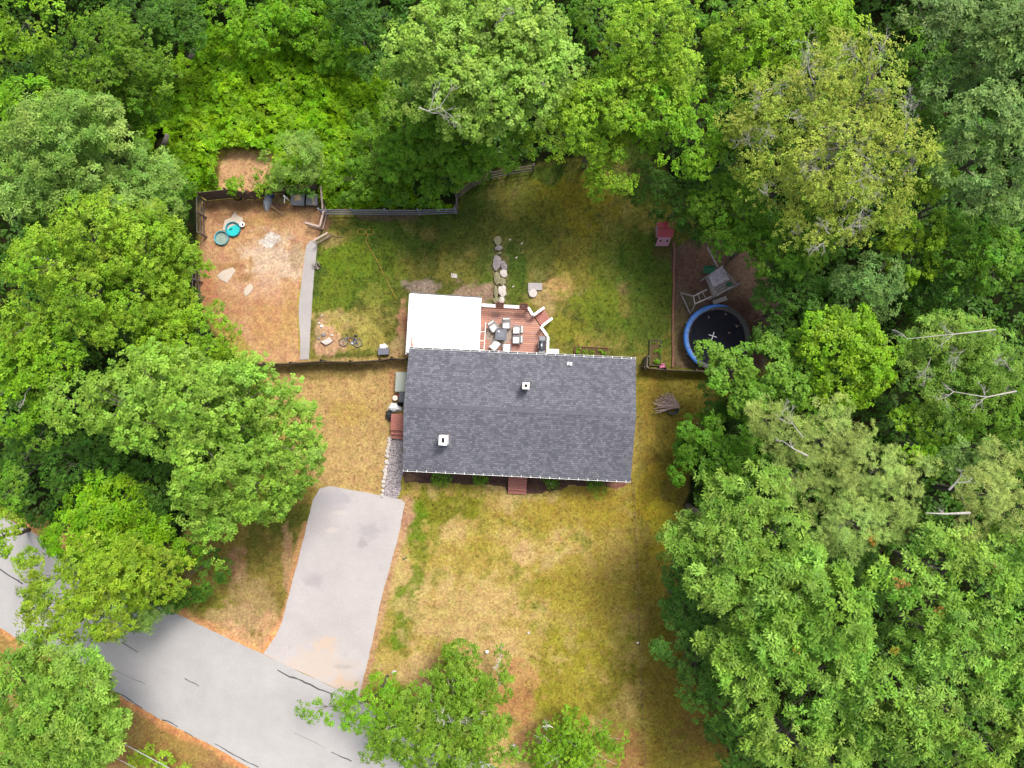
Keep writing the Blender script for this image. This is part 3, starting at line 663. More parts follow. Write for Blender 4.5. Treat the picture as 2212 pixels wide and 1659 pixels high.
# chairs
m_cush = mat('cream_cushion', (.60, .58, .54), .85, .06, 8); m_wick = mat('grey_frame', (.16, .165, .18), .6, .15); m_cush2 = mat('grey_cushion', (.30, .31, .33), .85, .06, 8)
def chair0():
    e = empty('patio_chair', (0, 0, 0))
    f = MB()
    for sx_ in (-1, 1):
        f.box((sx_ * .27, -.0, .56), (.055, .56, .035), bev=.01)
        for y_ in (-.24, .24): f.box((sx_ * .27, y_, .27), (.04, .04, .54))
        f.bar((sx_ * .25, -.25, .3), (sx_ * .25, .25, .27), .03, .04)
    f.bar((-.26, .29, .3), (-.26, .38, .86), .035, .035); f.bar((.26, .29, .3), (.26, .38, .86), .035, .035); f.bar((-.28, .385, .88), (.28, .385, .88), .04, .05)
    f.build('frame', m_wick, e)
    MB().box((0, -.02, .36), (.48, .54, .13), bev=.03).build('seat_cushion', m_cush, e)
    M = Matrix.Rotation(R(-14), 4, 'X'); MB().box((0, .28, .64), (.48, .12, .5), M=M, bev=.03).build('back_cushion', m_cush, e)
    return e
proto = chair0()
def up_ang(dx, dy): return math.atan2(dy, dx) - math.pi / 2
specs = [((1150, 582), (-.52, .78), 'cream patio chair tilted at the upper left corner of the fire table'), ((1308, 545), (0, 1), 'cream patio chair with its back to the deck railing above the table'),
         ((1442, 615), (1, 0), 'upper of the two cream patio chairs side by side right of the table'), ((1438, 735), (1, 0), 'lower of the two cream patio chairs side by side right of the table'),
         ((1172, 800), (-.62, -.78), 'cream patio chair turned at the lower left corner of the fire table'), ((1312, 840), (0, -1), 'cream patio chair half under the house eave below the table')]
for i, (p, d, lab) in enumerate(specs):
    o = proto if i == 0 else copy_tree(proto)
    P_ = W(c4(*p), DZ + .4); o.location = (P_.x, P_.y, DZ + .015); o.rotation_euler = (0, 0, up_ang(*d)); o.scale = (1.0, 1.0, 1.0)
    tag(o, lab, 'patio chair', 'cream patio chairs on the deck')
# grill
m_steel = mat('steel', (.35, .36, .38), .35, .1, metal=.8)
gr = empty('gas_grill', W(c4(1742, 815), DZ), HRZ + math.pi / 2, 'black gas grill with side shelves at the right edge of the deck', 'grill')
MB().box((0, 0, .42), (.6, .46, .72)).build('cabinet', m_black, gr)
MB().tube([(-.31, .02, .88), (.31, .02, .88)], .2, 12).box((0, 0, .84), (.62, .46, .1), bev=.02).build('lid', mat('grill_lid', (.035, .04, .05), .35, .2), gr)
MB().tube([(-.24, .25, .93), (.24, .25, .93)], .014, 6).build('handle', m_steel, gr)
for s in (-1, 1): MB().box((s * .46, 0, .84), (.28, .42, .03), bev=.01).build('side_shelf', mat('shelf_grey', (.16, .17, .19), .5), gr)
MB().box((0, .04, 1.07), (.18, .1, .02)).build('thermometer_plate', m_steel, gr)
for s in (-1, 1): MB().tube([(s * .26, -.2, .06), (s * .3, -.2, .06)], .06, 10).tube([(s * .26, .2, .06), (s * .3, .2, .06)], .06, 10).build('wheel', m_black, gr)
ac = empty('heat_pump', W(c4(1893, 905), .5), HRZ, 'white square heat pump unit behind the house right of the deck', 'heat pump'); ac.location.z = 0
MB().box((0, 0, .34), (.66, .62, .6), bev=.03).box((0, 0, .02), (.7, .66, .04)).build('housing', m_white, ac)
MB().lathe([(.24, .646), (.24, .66), (.21, .66), (.21, .646)], 24).build('fan_ring', mat('pale_grey', (.5, .51, .52), .5), ac)
fg = MB()
for k in range(8): fg.box((0, 0, .652), (.4, .012, .008), rz=k * math.pi / 8)
fg.build('fan_grille', m_steel, ac)
# ---------------------------------------------------------------- fences
m_greywood = mat('weathered_wood', srgb(150, 136, 132), .85, .25, 7, c2=srgb(112, 98, 94))
m_darkwood = mat('dark_weathered_wood', srgb(122, 102, 92), .9, .25, 7)
m_bluegrey = mat('grey_rail', srgb(160, 160, 178), .8, .2, 7)
m_fence = mat('stockade_wood', srgb(120, 104, 84), .9, .25, 5, c2=srgb(90, 74, 58))
m_lightwood = mat('pale_wood', srgb(222, 196, 184), .75, .12, 6)
def rail_fence(pts, label, heights, mt, post_h, name='rail_fence', cat='fence', step=2.4, zb=0, group=None):
    P = [W(p, zb) for p in pts]; e = empty(name, (P[0].x, P[0].y, 0), 0, label, cat, group)
    L = [Vector((p.x - P[0].x, p.y - P[0].y, 0)) for p in P]
    posts = []
    for a, b_ in zip(L[:-1], L[1:]):
        n = max(1, round((b_ - a).length / step))
        for k in range(n): posts.append(a.lerp(b_, k / n))
    posts.append(L[-1])
    for p in posts: MB().box((p.x, p.y, post_h / 2), (.11, .11, post_h), rz=random.uniform(-.2, .2), bev=.02).build('post', mt, e)
    for h in heights:
        for a, b_ in zip(posts[:-1], posts[1:]):
            j = lambda: Vector((0, 0, h + random.uniform(-.03, .03)))
            nn2 = (b_ - a).normalized(); o_ = Vector((-nn2.y, nn2.x, 0)) * .075
            MB().bar(a + j() - o_, b_ + j() - o_, .04, .12).build('rail', mt, e)
    return e
def board_fence(pts, label, h, mt, cat='fence', cap=True, zread=0, name='board_fence'):
    P = [W(p, zread) for p in pts]; e = empty(name, (P[0].x, P[0].y, 0), 0, label, cat)
    L = [Vector((p.x - P[0].x, p.y - P[0].y, 0)) for p in P]
    for a, b_ in zip(L[:-1], L[1:]):
        d = b_ - a; n = max(1, int(d.length / .145)); pn = MB(); rz = math.atan2(d.y, d.x)
        for k in range(n):
            c_ = a + d * ((k + .5) / n); hh = h + random.uniform(-.015, .015); pn.box((c_.x, c_.y, hh / 2 + .03), (d.length / n - .006, .022, hh), rz=rz)
        pn.build('boards', mt, e)
        o_ = Vector((-d.y, d.x, 0)).normalized() * .04
        for z in (.4, h * .55, h - .12): MB().bar(a + o_ + Vector((0, 0, z)), b_ + o_ + Vector((0, 0, z)), .04, .08).build('rail', mt, e)
        for k in range(max(1, round(d.length / 2.4)) + 1):
            c_ = a.lerp(b_, k / max(1, round(d.length / 2.4))) + o_ * 2.4; MB().box((c_.x, c_.y, h / 2 + .05), (.09, .09, h + .1), rz=rz).build('post', mt, e)
    return e
rail_fence([(700, 463), (908, 464), (986, 461)], 'long grey three-rail fence between the shrubs and the back lawn', (.35, .85, 1.35), m_bluegrey, 1.5)
rail_fence([(987, 458), (987, 430)], 'short grey rail fence corner piece running up to the angled fence', (.35, .85, 1.35), m_greywood, 1.65, step=1)
rail_fence([(988, 429), (1022, 402), (1060, 386)], 'grey three-rail fence running diagonally up under the big maple', (.35, .85, 1.35), m_greywood, 1.5)
rail_fence([(1062, 385), (1100, 377), (1152, 370)], 'grey three-rail fence under the drooping branches at the top of the lawn', (.35, .85, 1.35), m_greywood, 1.5)
rail_fence([(446, 437), (446, 470), (447, 512)], 'grey three-rail fence at the left side of the dirt pen, upper piece', (.3, .8, 1.3), m_greywood, 1.4)
rail_fence([(436, 574), (437, 610), (436, 660)], 'grey three-rail fence at the left side of the dirt pen, lower piece half under leaves', (.3, .8, 1.3), m_greywood, 1.4)
board_fence([(449, 433), (507, 427), (552, 432)], 'dark board fence at the upper left corner of the dirt pen', 1.75, m_darkwood)
board_fence([(553, 431), (585, 419), (692, 414)], 'dark board fence behind the junk at the top of the dirt pen', 1.5, m_darkwood)
board_fence([(526, 790), (640, 788), (704, 783), (765, 785), (828, 781), (852, 777), (884, 779)], 'low brown board fence between dirt pen and side yard, left of the house', 1.25, m_fence)
board_fence([(1385, 797), (1430, 801), (1560, 806)], 'low grey board fence right of the house below the trampoline', 1.2, m_fence)
board_fence([(1391, 772), (1389, 795)], 'short grey wooden gate panel standing beside the house corner', 1.3, m_greywood, cat='gate', name='gate_panel')
# picket pieces of the pen gate
def picket(a, b_, label, h=.95, mt=None, cat='picket fence', name='picket_fence'):
    A, B = W(a, h), W(b_, h); e = empty(name, (A.x, A.y, 0), 0, label, cat, 'pale picket panels at the pen gate')
    v = Vector((B.x - A.x, B.y - A.y, 0)); L = v.length
    MB().bar((0, 0, h), v + Vector((0, 0, h)), .12, .04).build('top_rail', mt or m_lightwood, e)
    MB().bar((0, 0, .16), v + Vector((0, 0, .16)), .05, .07).build('bottom_rail', mt or m_lightwood, e)
    n = max(3, int(L / .13)); d = v.normalized(); o_ = Vector((d.y, -d.x, 0)) * .05
    for k in range(n + 1):
        p = v * (k / n) + o_; MB().box((p.x, p.y, h / 2 + .0), (.05, .025, h - .06), rz=math.atan2(d.y, d.x)).build('picket', mt or m_lightwood, e)
    return e
picket(c1(1945, 630), c1(1972, 950), 'pale picket panel running up from the pen corner beside the grey boxes', 1.0)
picket(c1(1990, 965), c1(1932, 1190), 'pale picket panel just below the end of the long grey rail fence')
picket(c1(1728, 1140), c1(1930, 1195), 'pale picket panel reaching left into the dirt pen')
picket(c1(1840, 1395), c1(2040, 1280), 'pale picket panel slanting up from the top of the concrete path')

# ---------------------------------------------------------------- pen contents
def pool(p, r, lab, fill, rim, water=True):
    e = empty('paddling_pool', W(p), 0, lab, 'paddling pool', 'paddling pools in the dirt pen')
    MB().lathe([(r * .9, .02), (r * .93, .20), (r * .95, .235), (r, .235), (r * 1.0, .21), (r * .97, 0.0)], 40).build('rim', rim, e, True)
    MB().lathe([(0.001, .022), (r * .905, .022)], 40).build('floor', fill, e)
    return e
m_teal = mat('teal_plastic', srgb(60, 236, 236), .35, .05, 2); m_tealr = mat('teal_rim', srgb(40, 188, 210), .35, .05)
m_bluer = mat('blue_rim', srgb(110, 216, 236), .35, .05); m_silt = mat('silty_water', srgb(196, 204, 184), .2, .2, 8, c2=srgb(150, 190, 190))
po = pool(c1(745, 1240), .52, 'bright teal empty paddling pool beside the white pot', m_teal, m_tealr)
MB().box((-.22, .02, .026), (.22, .12, .008), rz=.4, bev=.002).build('puddle', mat('dark_teal', srgb(10, 150, 150), .2), po)
pool(c1(588, 1362), .5, 'blue-rimmed paddling pool holding murky water', m_silt, m_bluer)
pt = empty('white_pot', W(c1(878, 1180)), 0, 'small white pot with dark inside next to the teal paddling pool', 'pot')
MB().lathe([(.11, 0), (.15, .24), (.185, .25), (.185, .28), (.12, .28), (.10, .1), (0.001, .1)], 20).build('pot', m_white, pt, True)
MB().lathe([(.001, .12), (.10, .12)], 20).build('soil', m_soil, pt)
def rock(name, p, rx, ry, h, mt, label, cat='rock', rz=0, group=None, z=0, seed=None, flat=.5, n=9):
    rn = random.Random(seed if seed is not None else int(p[0] * 7 + p[1] * 13)); o_ = W(p, z)
    e = MB(); prof = [(1.0, -.03), (1.03, h * .35), (.93, h * .8), (flat, h)]; k = [rn.uniform(.78, 1.12) for _ in range(n)]; vs = []
    hz = [rn.uniform(.8, 1.1) for _ in range(n)]
    for (f_, z_) in prof:
        for j in range(n):
            a_ = 2 * math.pi * j / n; vs.append((rx * f_ * k[j] * math.cos(a_), ry * f_ * k[j] * math.sin(a_), z_ * (hz[j] if z_ > 0 else 1)))
    vs.append((0, 0, h * 1.02)); c_ = len(vs) - 1
    fs = [(i * n + j, i * n + (j + 1) % n, (i + 1) * n + (j + 1) % n, (i + 1) * n + j) for i in range(3) for j in range(n)] + [(3 * n + j, 3 * n + (j + 1) % n, c_) for j in range(n)]
    e.add(vs, fs); ob = e.build(name, mt); ob.location = o_; ob.rotation_euler = (0, 0, rz)
    return tag(ob, label, cat, group)
m_ledge = mat('pale_ledge', srgb(240, 222, 204), .9, .08, 4, bump=.4); m_stone = mat('grey_stone', srgb(184, 172, 172), .9, .16, 5, bump=.5, c2=srgb(150, 140, 140))
m_stone2 = mat('pale_stone', srgb(240, 228, 220), .9, .10, 5, bump=.4); m_mossy = mat('mossy_stone', srgb(168, 160, 124), .9, .2, 5, bump=.5)
def slab(poly, h, mt, label, cat='rock', name='flat_rock', z=0):
    o_ = sum([W(p) for p in poly], Vector()) / len(poly); pts = []
    for i in range(len(poly)):
        a_, b_ = W(poly[i]) - o_, W(poly[(i + 1) % len(poly)]) - o_
        pts += [a_, a_.lerp(b_, .5) * random.uniform(.95, 1.06)]
    n = len(pts); vs = [(p.x, p.y, z - .03) for p in pts] + [(p.x, p.y, z + h * .6) for p in pts] + [(p.x * .88, p.y * .88, z + h * random.uniform(.9, 1.1)) for p in pts]
    ar = sum(pts[i].x * pts[(i + 1) % n].y - pts[(i + 1) % n].x * pts[i].y for i in range(n))
    fs = [(k * n + i, k * n + (i + 1) % n, (k + 1) * n + (i + 1) % n, (k + 1) * n + i) for k in (0, 1) for i in range(n)] + [tuple(range(2 * n, 3 * n))]
    if ar < 0: fs = [f[::-1] for f in fs]
    ob = MB().add(vs, fs).build(name, mt); ob.location = (o_.x, o_.y, 0); return tag(ob, label, cat)
slab([c1(760, 985), c1(800, 1050), c1(870, 1080), c1(850, 1150), c1(700, 1200), c1(640, 1260), c1(590, 1240), c1(620, 1110), c1(700, 1080)], .03, m_ledge, 'pale star-shaped ledge showing through the dirt above the paddling pools')
slab([c2(730, 290), c2(770, 340), c2(700, 440), c2(650, 505), c2(560, 460), c2(510, 410), c2(580, 340)], .05, m_ledge, 'large pale flat rock in the left half of the dirt pen')
slab([c2(985, 510), c2(1015, 580), c2(960, 650), c2(910, 690), c2(880, 620), c2(930, 540)], .05, m_ledge, 'smaller pale flat rock right of the large one in the dirt pen')
# junk along the pen's top fence
ye = empty('yellow_bowl', W(c1(825, 800)), 0, 'yellow bowl standing in a black tub at the top of the pen', 'bowl')
MB().lathe([(.001, .02), (.22, .02), (.26, .2), (.3, .24), (.3, .26), (.24, .26)], 20).build('tub', m_black, ye); MB().lathe([(.001, .2), (.12, .2), (.2, .32), (.215, .32), (.15, .18)], 20).build('bowl', mat('yellow_plastic', srgb(250, 214, 110), .4, .1), ye)
rt = empty('red_toy', W(c1(935, 770), .1), .9, 'red toy scooter leaning by the board fence', 'toy'); rt.location.z = 0
m_red = mat('red_plastic', srgb(214, 60, 70), .4)
MB().box((0, 0, .14), (.6, .14, .05), bev=.02).build('footboard', m_red, rt); MB().tube([(.26, 0, .16), (.32, 0, .7)], .025, 8).tube([(.32, -.2, .7), (.32, .2, .7)], .02, 8).build('handlebar', m_red, rt)
for s in (-1, 1): MB().tube([(s * .27, -.03, .08), (s * .27, .03, .08)], .08, 12).build('wheel', m_black, rt)
m_tarp = mat('tarp_grey_blue', srgb(226, 232, 244), .6, .1, 5, c2=srgb(196, 204, 222)); m_bluetarp = mat('blue_tarp', srgb(70, 96, 180), .55, .2, 6)
def heap(name, p, rx, ry, h, mt, label, cat, seed, rz=0, parent=None, fold=.35):
    rn = np.random.default_rng(seed); n = 16; k = 28; vs = []; fs = []
    for i in range(n + 1):
        f_ = i / n
        for j in range(k):
            a_ = 2 * math.pi * j / k; q_ = 1 + fold * .35 * math.sin(5 * a_ + seed) + fold * .25 * math.sin(9 * a_ + f_ * 6 + seed * 2)
            z_ = h * (1 - f_ ** 2.4) * (1 + fold * .6 * math.sin(7 * a_ + f_ * 9)) + rn.uniform(-.015, .015)
            vs.append((rx * f_ * q_ * math.cos(a_), ry * f_ * q_ * math.sin(a_), max(.0, z_) if i < n else -.01))
    for i in range(n):
        for j in range(k): fs.append((i * k + j, (i + 1) * k + j, (i + 1) * k + (j + 1) % k, i * k + (j + 1) % k))
    ob = MB().add(vs, fs).build(name, mt, parent, True)
    if parent is None: o_ = W(p); ob.location = (o_.x, o_.y, 0); ob.rotation_euler = (0, 0, rz); tag(ob, label, cat)
    return ob
heap('tarp', c1(1215, 860), .3, .62, .5, m_tarp, 'pale grey crumpled tarp heap at the top of the dirt pen', 'tarp', 3, -.15)
heap('tarp', c1(1275, 775), .17, .17, .7, m_bluetarp, 'small dark blue tarp bundle on the pale grey tarp heap', 'tarp', 5)
rk = empty('metal_rack', W(c1(1385, 880)), -.9, 'tangle of thin metal rack bars right of the grey tarp', 'rack')
mm_ = MB()
for k in range(9): mm_.tube([(-.35 + k * .085, -.34, .12 + .03 * (k % 3)), (-.35 + k * .085, .34, .42)], .012, 5)
mm_.tube([(-.4, -.34, .12), (.4, -.34, .12)], .018, 6).tube([(-.4, .34, .42), (.4, .34, .42)], .018, 6); mm_.build('grate', m_greywood, rk)
for s in (-1, 1):
    for y_ in (-.34, .34): MB().tube([(s * .38, y_, 0), (s * .38, y_, .3)], .018, 6).build('leg', m_darkwood, rk)
pk = MB(); A, B = W(c1(1250, 905), .2), W(c1(1440, 1040), .06); cA = (A + B) / 2; pk.bar(A - cA, B - cA, .17, .05); o_ = pk.build('plank', mat('raw_plank', srgb(196, 152, 110), .8, .2, 4)); o_.location = cA; tag(o_, 'brown wooden plank lying slanted below the metal rack', 'plank')
m_lid = mat('grey_lid', srgb(150, 152, 162), .5, .1, 3); m_lidp = mat('peeled_patch', srgb(226, 196, 150), .8, .15, 6)
for (x, y, w_, d_, lab, patch) in ((1625, 820, .95, .85, 'left grey storage box with a peeled tan patch on its lid', 1), (1822, 822, .8, .82, 'right grey storage box with a tan strip on its lid', 0)):
    P_ = W(c1(x, y), .62); e = empty('storage_box', (P_.x, P_.y, 0), -.05, lab, 'storage box', 'grey storage boxes in the pen corner')
    MB().box((0, 0, .29), (w_ - .08, d_ - .08, .57)).build('body', m_darkwood, e); l_ = MB().box((0, 0, .60), (w_, d_, .06), bev=.02).build('lid', m_lid, e)
    (MB().box((-.02, .12, .636), (.45, .36, .008), rz=.3, bev=.002) if patch else MB().box((.12, 0, .636), (.09, d_ * .8, .01))).build('patch', m_lidp, l_)
wp = empty('white_post', W(c1(1515, 840)), 0, 'thin white post between the metal rack and the left storage box', 'post'); MB().box((0, 0, .55), (.07, .07, 1.1)).box((0, 0, 1.12), (.11, .11, .04)).build('shaft', m_white, wp)
MB().bar((0, 0, 1.0), (-.05, -.4, .9), .05, .05).build('arm', m_white, wp)

# folding chair, bicycle, bin, stone circle
m_pale = mat('pale_fabric', srgb(206, 190, 186), .8, .1)
fc = empty('folding_chair', W(c2(1890, 260)), .5, 'small collapsed folding chair with pale frame beside the concrete path', 'folding chair')
MB().tube([(-.2, -.28, .03), (-.24, 0, .3), (-.1, .27, .42), (.1, .27, .42), (.24, 0, .3), (.2, -.28, .03)], .022, 7).build('frame', m_pale, fc, True)
MB().tube([(-.26, .2, .03), (-.05, 0, .26), (.04, -.36, .2)], .02, 6).tube([(.26, .2, .03), (.05, 0, .26), (-.04, -.36, .2)], .02, 6).build('leg', m_pale, fc)
MB().add([(-.2, -.05, .3), (.2, -.05, .3), (.12, -.3, .14), (-.12, -.3, .14), (0, -.17, .12)], [(0, 1, 4), (1, 2, 4), (2, 3, 4), (3, 0, 4)]).build('seat', m_darkwood, fc)
bk = empty('bicycle', W(ck(1055, 570)), -.06, 'dark bicycle lying on its side on the grass by the low board fence', 'bicycle')
m_tyre = mat('tyre', (.025, .025, .028), .7); m_frame = mat('bike_frame', (.04, .05, .12), .35); m_orange = mat('bike_orange', srgb(230, 130, 60), .4)
S = .0067
def bkp(x, y, z=.1): return ((x - 1055) * .0034, -(y - 570) * .0034, z)
for (x, y) in ((908, 610), (1205, 610)):
    c_ = bkp(x, y, .07); wh = MB().lathe([(.275, .05), (.305, .035), (.318, .06), (.305, .085), (.275, .07), (.275, .05)], 32, (c_[0], c_[1], 0)).build('tyre', m_tyre, bk, True)
    r_ = MB().lathe([(.262, .055), (.276, .055), (.276, .068), (.262, .068), (.262, .055)], 32, (c_[0], c_[1], 0))
    for k in range(12): r_.tube([(c_[0], c_[1], .061), (c_[0] + .265 * math.cos(k * math.pi / 6), c_[1] + .265 * math.sin(k * math.pi / 6), .061)], .004, 4)
    r_.build('rim', m_steel, wh)
f_ = MB()
for a_, b_ in (((985, 505), (1140, 515)), ((985, 520), (1090, 625)), ((1140, 500), (1090, 625)), ((1090, 625), (1205, 610)), ((1140, 520), (1205, 610))): f_.tube([bkp(*a_), bkp(*b_)], .024, 7)
f_.build('frame', m_frame, bk); MB().tube([bkp(1005, 525, .115), bkp(1060, 590, .115)], .024, 7).build('down_tube_decal', m_orange, bk)
MB().tube([bkp(985, 490), bkp(908, 610)], .024, 7).build('fork', m_steel, bk); MB().tube([bkp(985, 500), bkp(975, 440, .13)], .02, 6).tube([bkp(940, 435, .13), bkp(1000, 440, .15)], .02, 6).build('handlebar', m_black, bk)
MB().tube([bkp(1140, 505), bkp(1150, 465, .12)], .018, 6).box(bkp(1158, 458, .13), (.26, .11, .06), bev=.02).build('saddle', m_black, bk)
MB().lathe([(.001, .1), (.10, .1), (.10, .12), (.001, .12)], 16, bkp(1090, 620, 0)).tube([bkp(1090, 620, .14), bkp(1130, 640, .14)], .014, 5).build('crank', m_steel, bk)
P_ = W(ck(1755, 790)); bn = empty('grey_bin', (P_.x, P_.y, 0), .05, 'grey tub with a white cover leaning on it at the low board fence', 'tub')
MB().add([(-.33, -.22, 0), (.33, -.22, 0), (.33, .18, 0), (-.33, .18, 0), (-.38, -.26, .45), (.38, -.26, .45), (.38, .2, .45), (-.38, .2, .45)], [(3, 2, 1, 0), (4, 5, 6, 7), (0, 1, 5, 4), (1, 2, 6, 5), (2, 3, 7, 6), (3, 0, 4, 7)]).build('body', mat('bin_grey', srgb(128, 128, 146), .5), bn)
heapm = heap('cover', (0, 0), .28, .19, .12, m_white, None, None, 8, parent=bn); heapm.location = (-.02, .33, .3); heapm.rotation_euler = (-.3, 0, 0)
slab([ck(430, 590), ck(500, 560), ck(620, 500), ck(690, 580), ck(620, 640), ck(545, 670)], .2, m_stone2, 'broken grey stone slab on the reddish soil by the concrete path')
rock('rock', ck(490, 445), .18, .14, .12, m_stone, 'grey rock with a dark hole just above the broken slab', rz=.3)
rock('rock', ck(455, 265), .11, .1, .1, m_white, 'round white rock, largest of the three by the path'); rock('rock', ck(395, 205), .09, .08, .08, m_stone2, 'white rock nearest the path, between the others'); rock('rock', ck(455, 45), .08, .07, .07, m_stone2, 'small white rock at the top of the row by the path')
rock('rock', ck(660, 450), .12, .1, .08, m_stone2, 'pinkish rock at the upper right of the broken slab'); rock('rock', ck(400, 520), .11, .09, .09, m_stone, 'pinkish rock at the left of the broken slab')
# hose
m_hose = mat('hose_yellow', srgb(206, 164, 60), .5, .1)
hp = []
for k in range(25):
    a_ = 2 * math.pi * k / 24; hp.append(c3(757 + 50 * math.cos(a_) * 1, 1128 + 34 * math.sin(a_)))
for k in range(25):
    a_ = math.pi + 2 * math.pi * k / 24; hp.append(c3(856 + 48 * math.cos(a_), 1132 + 34 * math.sin(a_)))
hp += [c3(*q_) for q_ in ((830, 1165), (828, 1195), (810, 1215), (812, 1250), (850, 1320), (900, 1400), (940, 1470), (975, 1545), (1030, 1650))] + [(838, 610), (848, 630), (856, 648)]
o_ = MB().tube([W(q_, .03 + .012 * (i % 3 == 0)) for i, q_ in enumerate(hp)], .022, 6).build('garden_hose', m_hose, None, True); tag(o_, 'yellow garden hose lying on the back lawn with two loops at its end', 'hose')
o_ = MB().tube([W(c3(*q_), .03) for q_ in ((375, 1165), (420, 1185), (480, 1195), (530, 1190))], .022, 6).build('fallen_stick', m_darkwood); tag(o_, 'thin dark stick on the grass beside the slanting picket panel', 'stick')

# stone row
for i, (x, y, a_, b_, rz, mt, lab) in enumerate([
    (700, 390, .32, .42, .1, m_mossy, 'mossy brown stone at the far upper end of the stone row'), (715, 520, .3, .22, .2, m_stone, 'blue-grey v-shaped stone second from the upper end of the row'),
    (735, 620, .16, .1, .5, m_mossy, 'small brown stone in the gap of the stone row'), (685, 800, .34, .62, -.05, m_stone, 'large flat grey stone on the left side of the stone row'),
    (808, 850, .25, .42, .1, m_stone, 'long grey stone on the right side of the row beside the largest one'), (805, 990, .3, .32, .2, m_stone2, 'white speckled stone on the right side midway down the row'),
    (688, 1090, .25, .58, .03, m_mossy, 'long pale olive stone on the left side midway down the row'), (790, 1140, .25, .34, .1, m_mossy, 'yellowish stone right of the long olive stone'),
    (660, 1330, .17, .48, .02, m_mossy, 'narrow greenish stone at the left near the deck'), (780, 1320, .32, .5, .1, m_stone2, 'broad pinkish-grey stone near the deck'),
    (772, 1475, .24, .26, .3, m_stone2, 'round pale stone touching the deck railing'), (665, 1490, .26, .26, .1, m_mossy, 'brown stone left of the round pale one at the deck')]):
    rock('stone', c5(x, y), a_ * .95, b_ * .92, .24, mt, lab, 'stone', rz, 'stones in the row leading to the deck', seed=i + 50, n=11)
# septic cover
P_ = W(c5(1385, 1230)); sl = MB().box((0, 0, .05), (1.0, .52, .14), bev=.02).box((-.32, -.34, .03), (.36, .16, .1)).build('concrete_slab', m_walk); sl.location = (P_.x, P_.y, 0); sl.rotation_euler = (0, 0, -.02); tag(sl, 'rectangular concrete slab set in the back lawn above the deck stairs', 'slab')
P_ = W(c5(1345, 1355)); wc = MB().lathe([(.30, -.01), (.30, .16), (.27, .19), (.001, .19)], 28).box((0, 0, .2), (.14, .03, .03)).build('round_cover', m_stone2); wc.location = (P_.x, P_.y, 0); tag(wc, 'round pale well cover touching the concrete slab', 'well cover')
for (x, y, lab) in ((920, 365, 'small pale stone on the shaded lawn right of the stone row top'), (1140, 435, 'tiny pale stone on the lawn farther right of the row top'), (1040, 695, 'pale stone on the lawn right of the large flat grey stone'), (980, 1225, 'pale stone on the grass beside the broad pinkish stone')):
    rock('small_stone', c5(x, y), .1, .06, .05, m_stone2, lab, 'stone', random.random())

slab([(974, 590), (987, 592), (988, 601), (975, 600)], .05, m_stone2, 'small square pale paving stone on the lawn above the white porch roof', cat='stone')
# playhouse
ph = empty('playhouse', W(c6(472, 330), 0), .0, 'small pink playhouse with dark red gabled roof under the tree edge', 'playhouse')
m_pink = mat('pink_plastic', srgb(244, 180, 205), .5, .06); m_redroof = mat('red_plastic_roof', srgb(206, 76, 90), .5, .1, 3); m_redd = mat('red_plastic_dark', srgb(150, 70, 66), .55, .1, 3)
P0 = W(c6(478, 262), .9); ph.location = (P0.x, P0.y, 0)
fw = MB(); fw.add([(-.5, -.86, 0), (.42, -.86, 0), (.44, -.44, .93), (-.44, -.44, .93), (-.5, -.80, 0), (.42, -.80, 0), (.44, -.38, .9), (-.44, -.38, .9)], [(0, 1, 2, 3), (7, 6, 5, 4), (0, 4, 5, 1), (1, 5, 6, 2), (2, 6, 7, 3), (3, 7, 4, 0)])
fw.build('front_wall', m_pink, ph); MB().box((0, .5, .47), (.92, .05, .94)).build('back_wall', m_pink, ph)
for s in (-1, 1): MB().box((s * .44, .07, .47), (.05, .8, .94)).build('side_wall', m_pink, ph)
for s in (-1, 1): MB().box((s * .24, -.63, .56), (.09, .13, .12), rz=-.4).build('window', m_dark, ph)
MB().box((0, -.5, .8), (.34, .1, .12)).build('door_lintel', m_pink, ph)
r_ = MB(); 
for s, y_ in ((-1, -.46), (1, .56)):
    r_.add([(-.53, y_, .93), (.53, y_, .93), (.53, .05, 1.28), (-.53, .05, 1.28), (-.53, y_, .89), (.53, y_, .89), (.53, .05, 1.24), (-.53, .05, 1.24)], [(0, 1, 2, 3), (7, 6, 5, 4), (0, 4, 5, 1), (3, 2, 6, 7), (0, 3, 7, 4), (1, 5, 6, 2)] if s < 0 else [(3, 2, 1, 0), (4, 5, 6, 7), (1, 5, 4, 0), (7, 6, 2, 3), (4, 7, 3, 0), (2, 6, 5, 1)])
ro = r_.build('roof', m_redroof, ph); MB().bar((-.54, .05, 1.29), (.54, .05, 1.29), .08, .05).build('ridge', m_redd, ro)
MB().add([(-.18, .56, .98), (.18, .56, .98), (0, .56, 1.26), (0, .1, 1.3)], [(0, 3, 2), (2, 3, 1), (0, 2, 1)]).build('dormer', m_redroof, ro)
for s in (-1, 1): MB().bar((s * .52, -.47, .95), (s * .52, .57, .95), .03, .05).build('eave_trim', m_pink, ro)

# timber edging
te = empty('timber_edging', W((1452, 660)), 0, 'long row of reddish landscape timbers between lawn and play area', 'edging'); m_timber = mat('landscape_timber', srgb(150, 104, 84), .85, .15, 4)
ep = [c6(605, 455), c6(610, 490), c6(622, 560), c6(618, 640), c6(612, 780), c6(610, 960), c6(612, 1100), c6(605, 1240), c6(600, 1420), c6(598, 1600), c7(507, 300), c7(500, 440), c7(508, 560), c7(510, 700), c7(500, 860)]
for a_, b_ in zip(ep[:-1], ep[1:]):
    A, B = W(a_, .06) - te.location, W(b_, .06) - te.location; MB().bar(A, A.lerp(B, .985), .14, .13).build('timber', m_timber, te)
rock('rock', c6(608, 450), .13, .2, .15, m_timber, 'brown rock at the upper end of the timber edging')
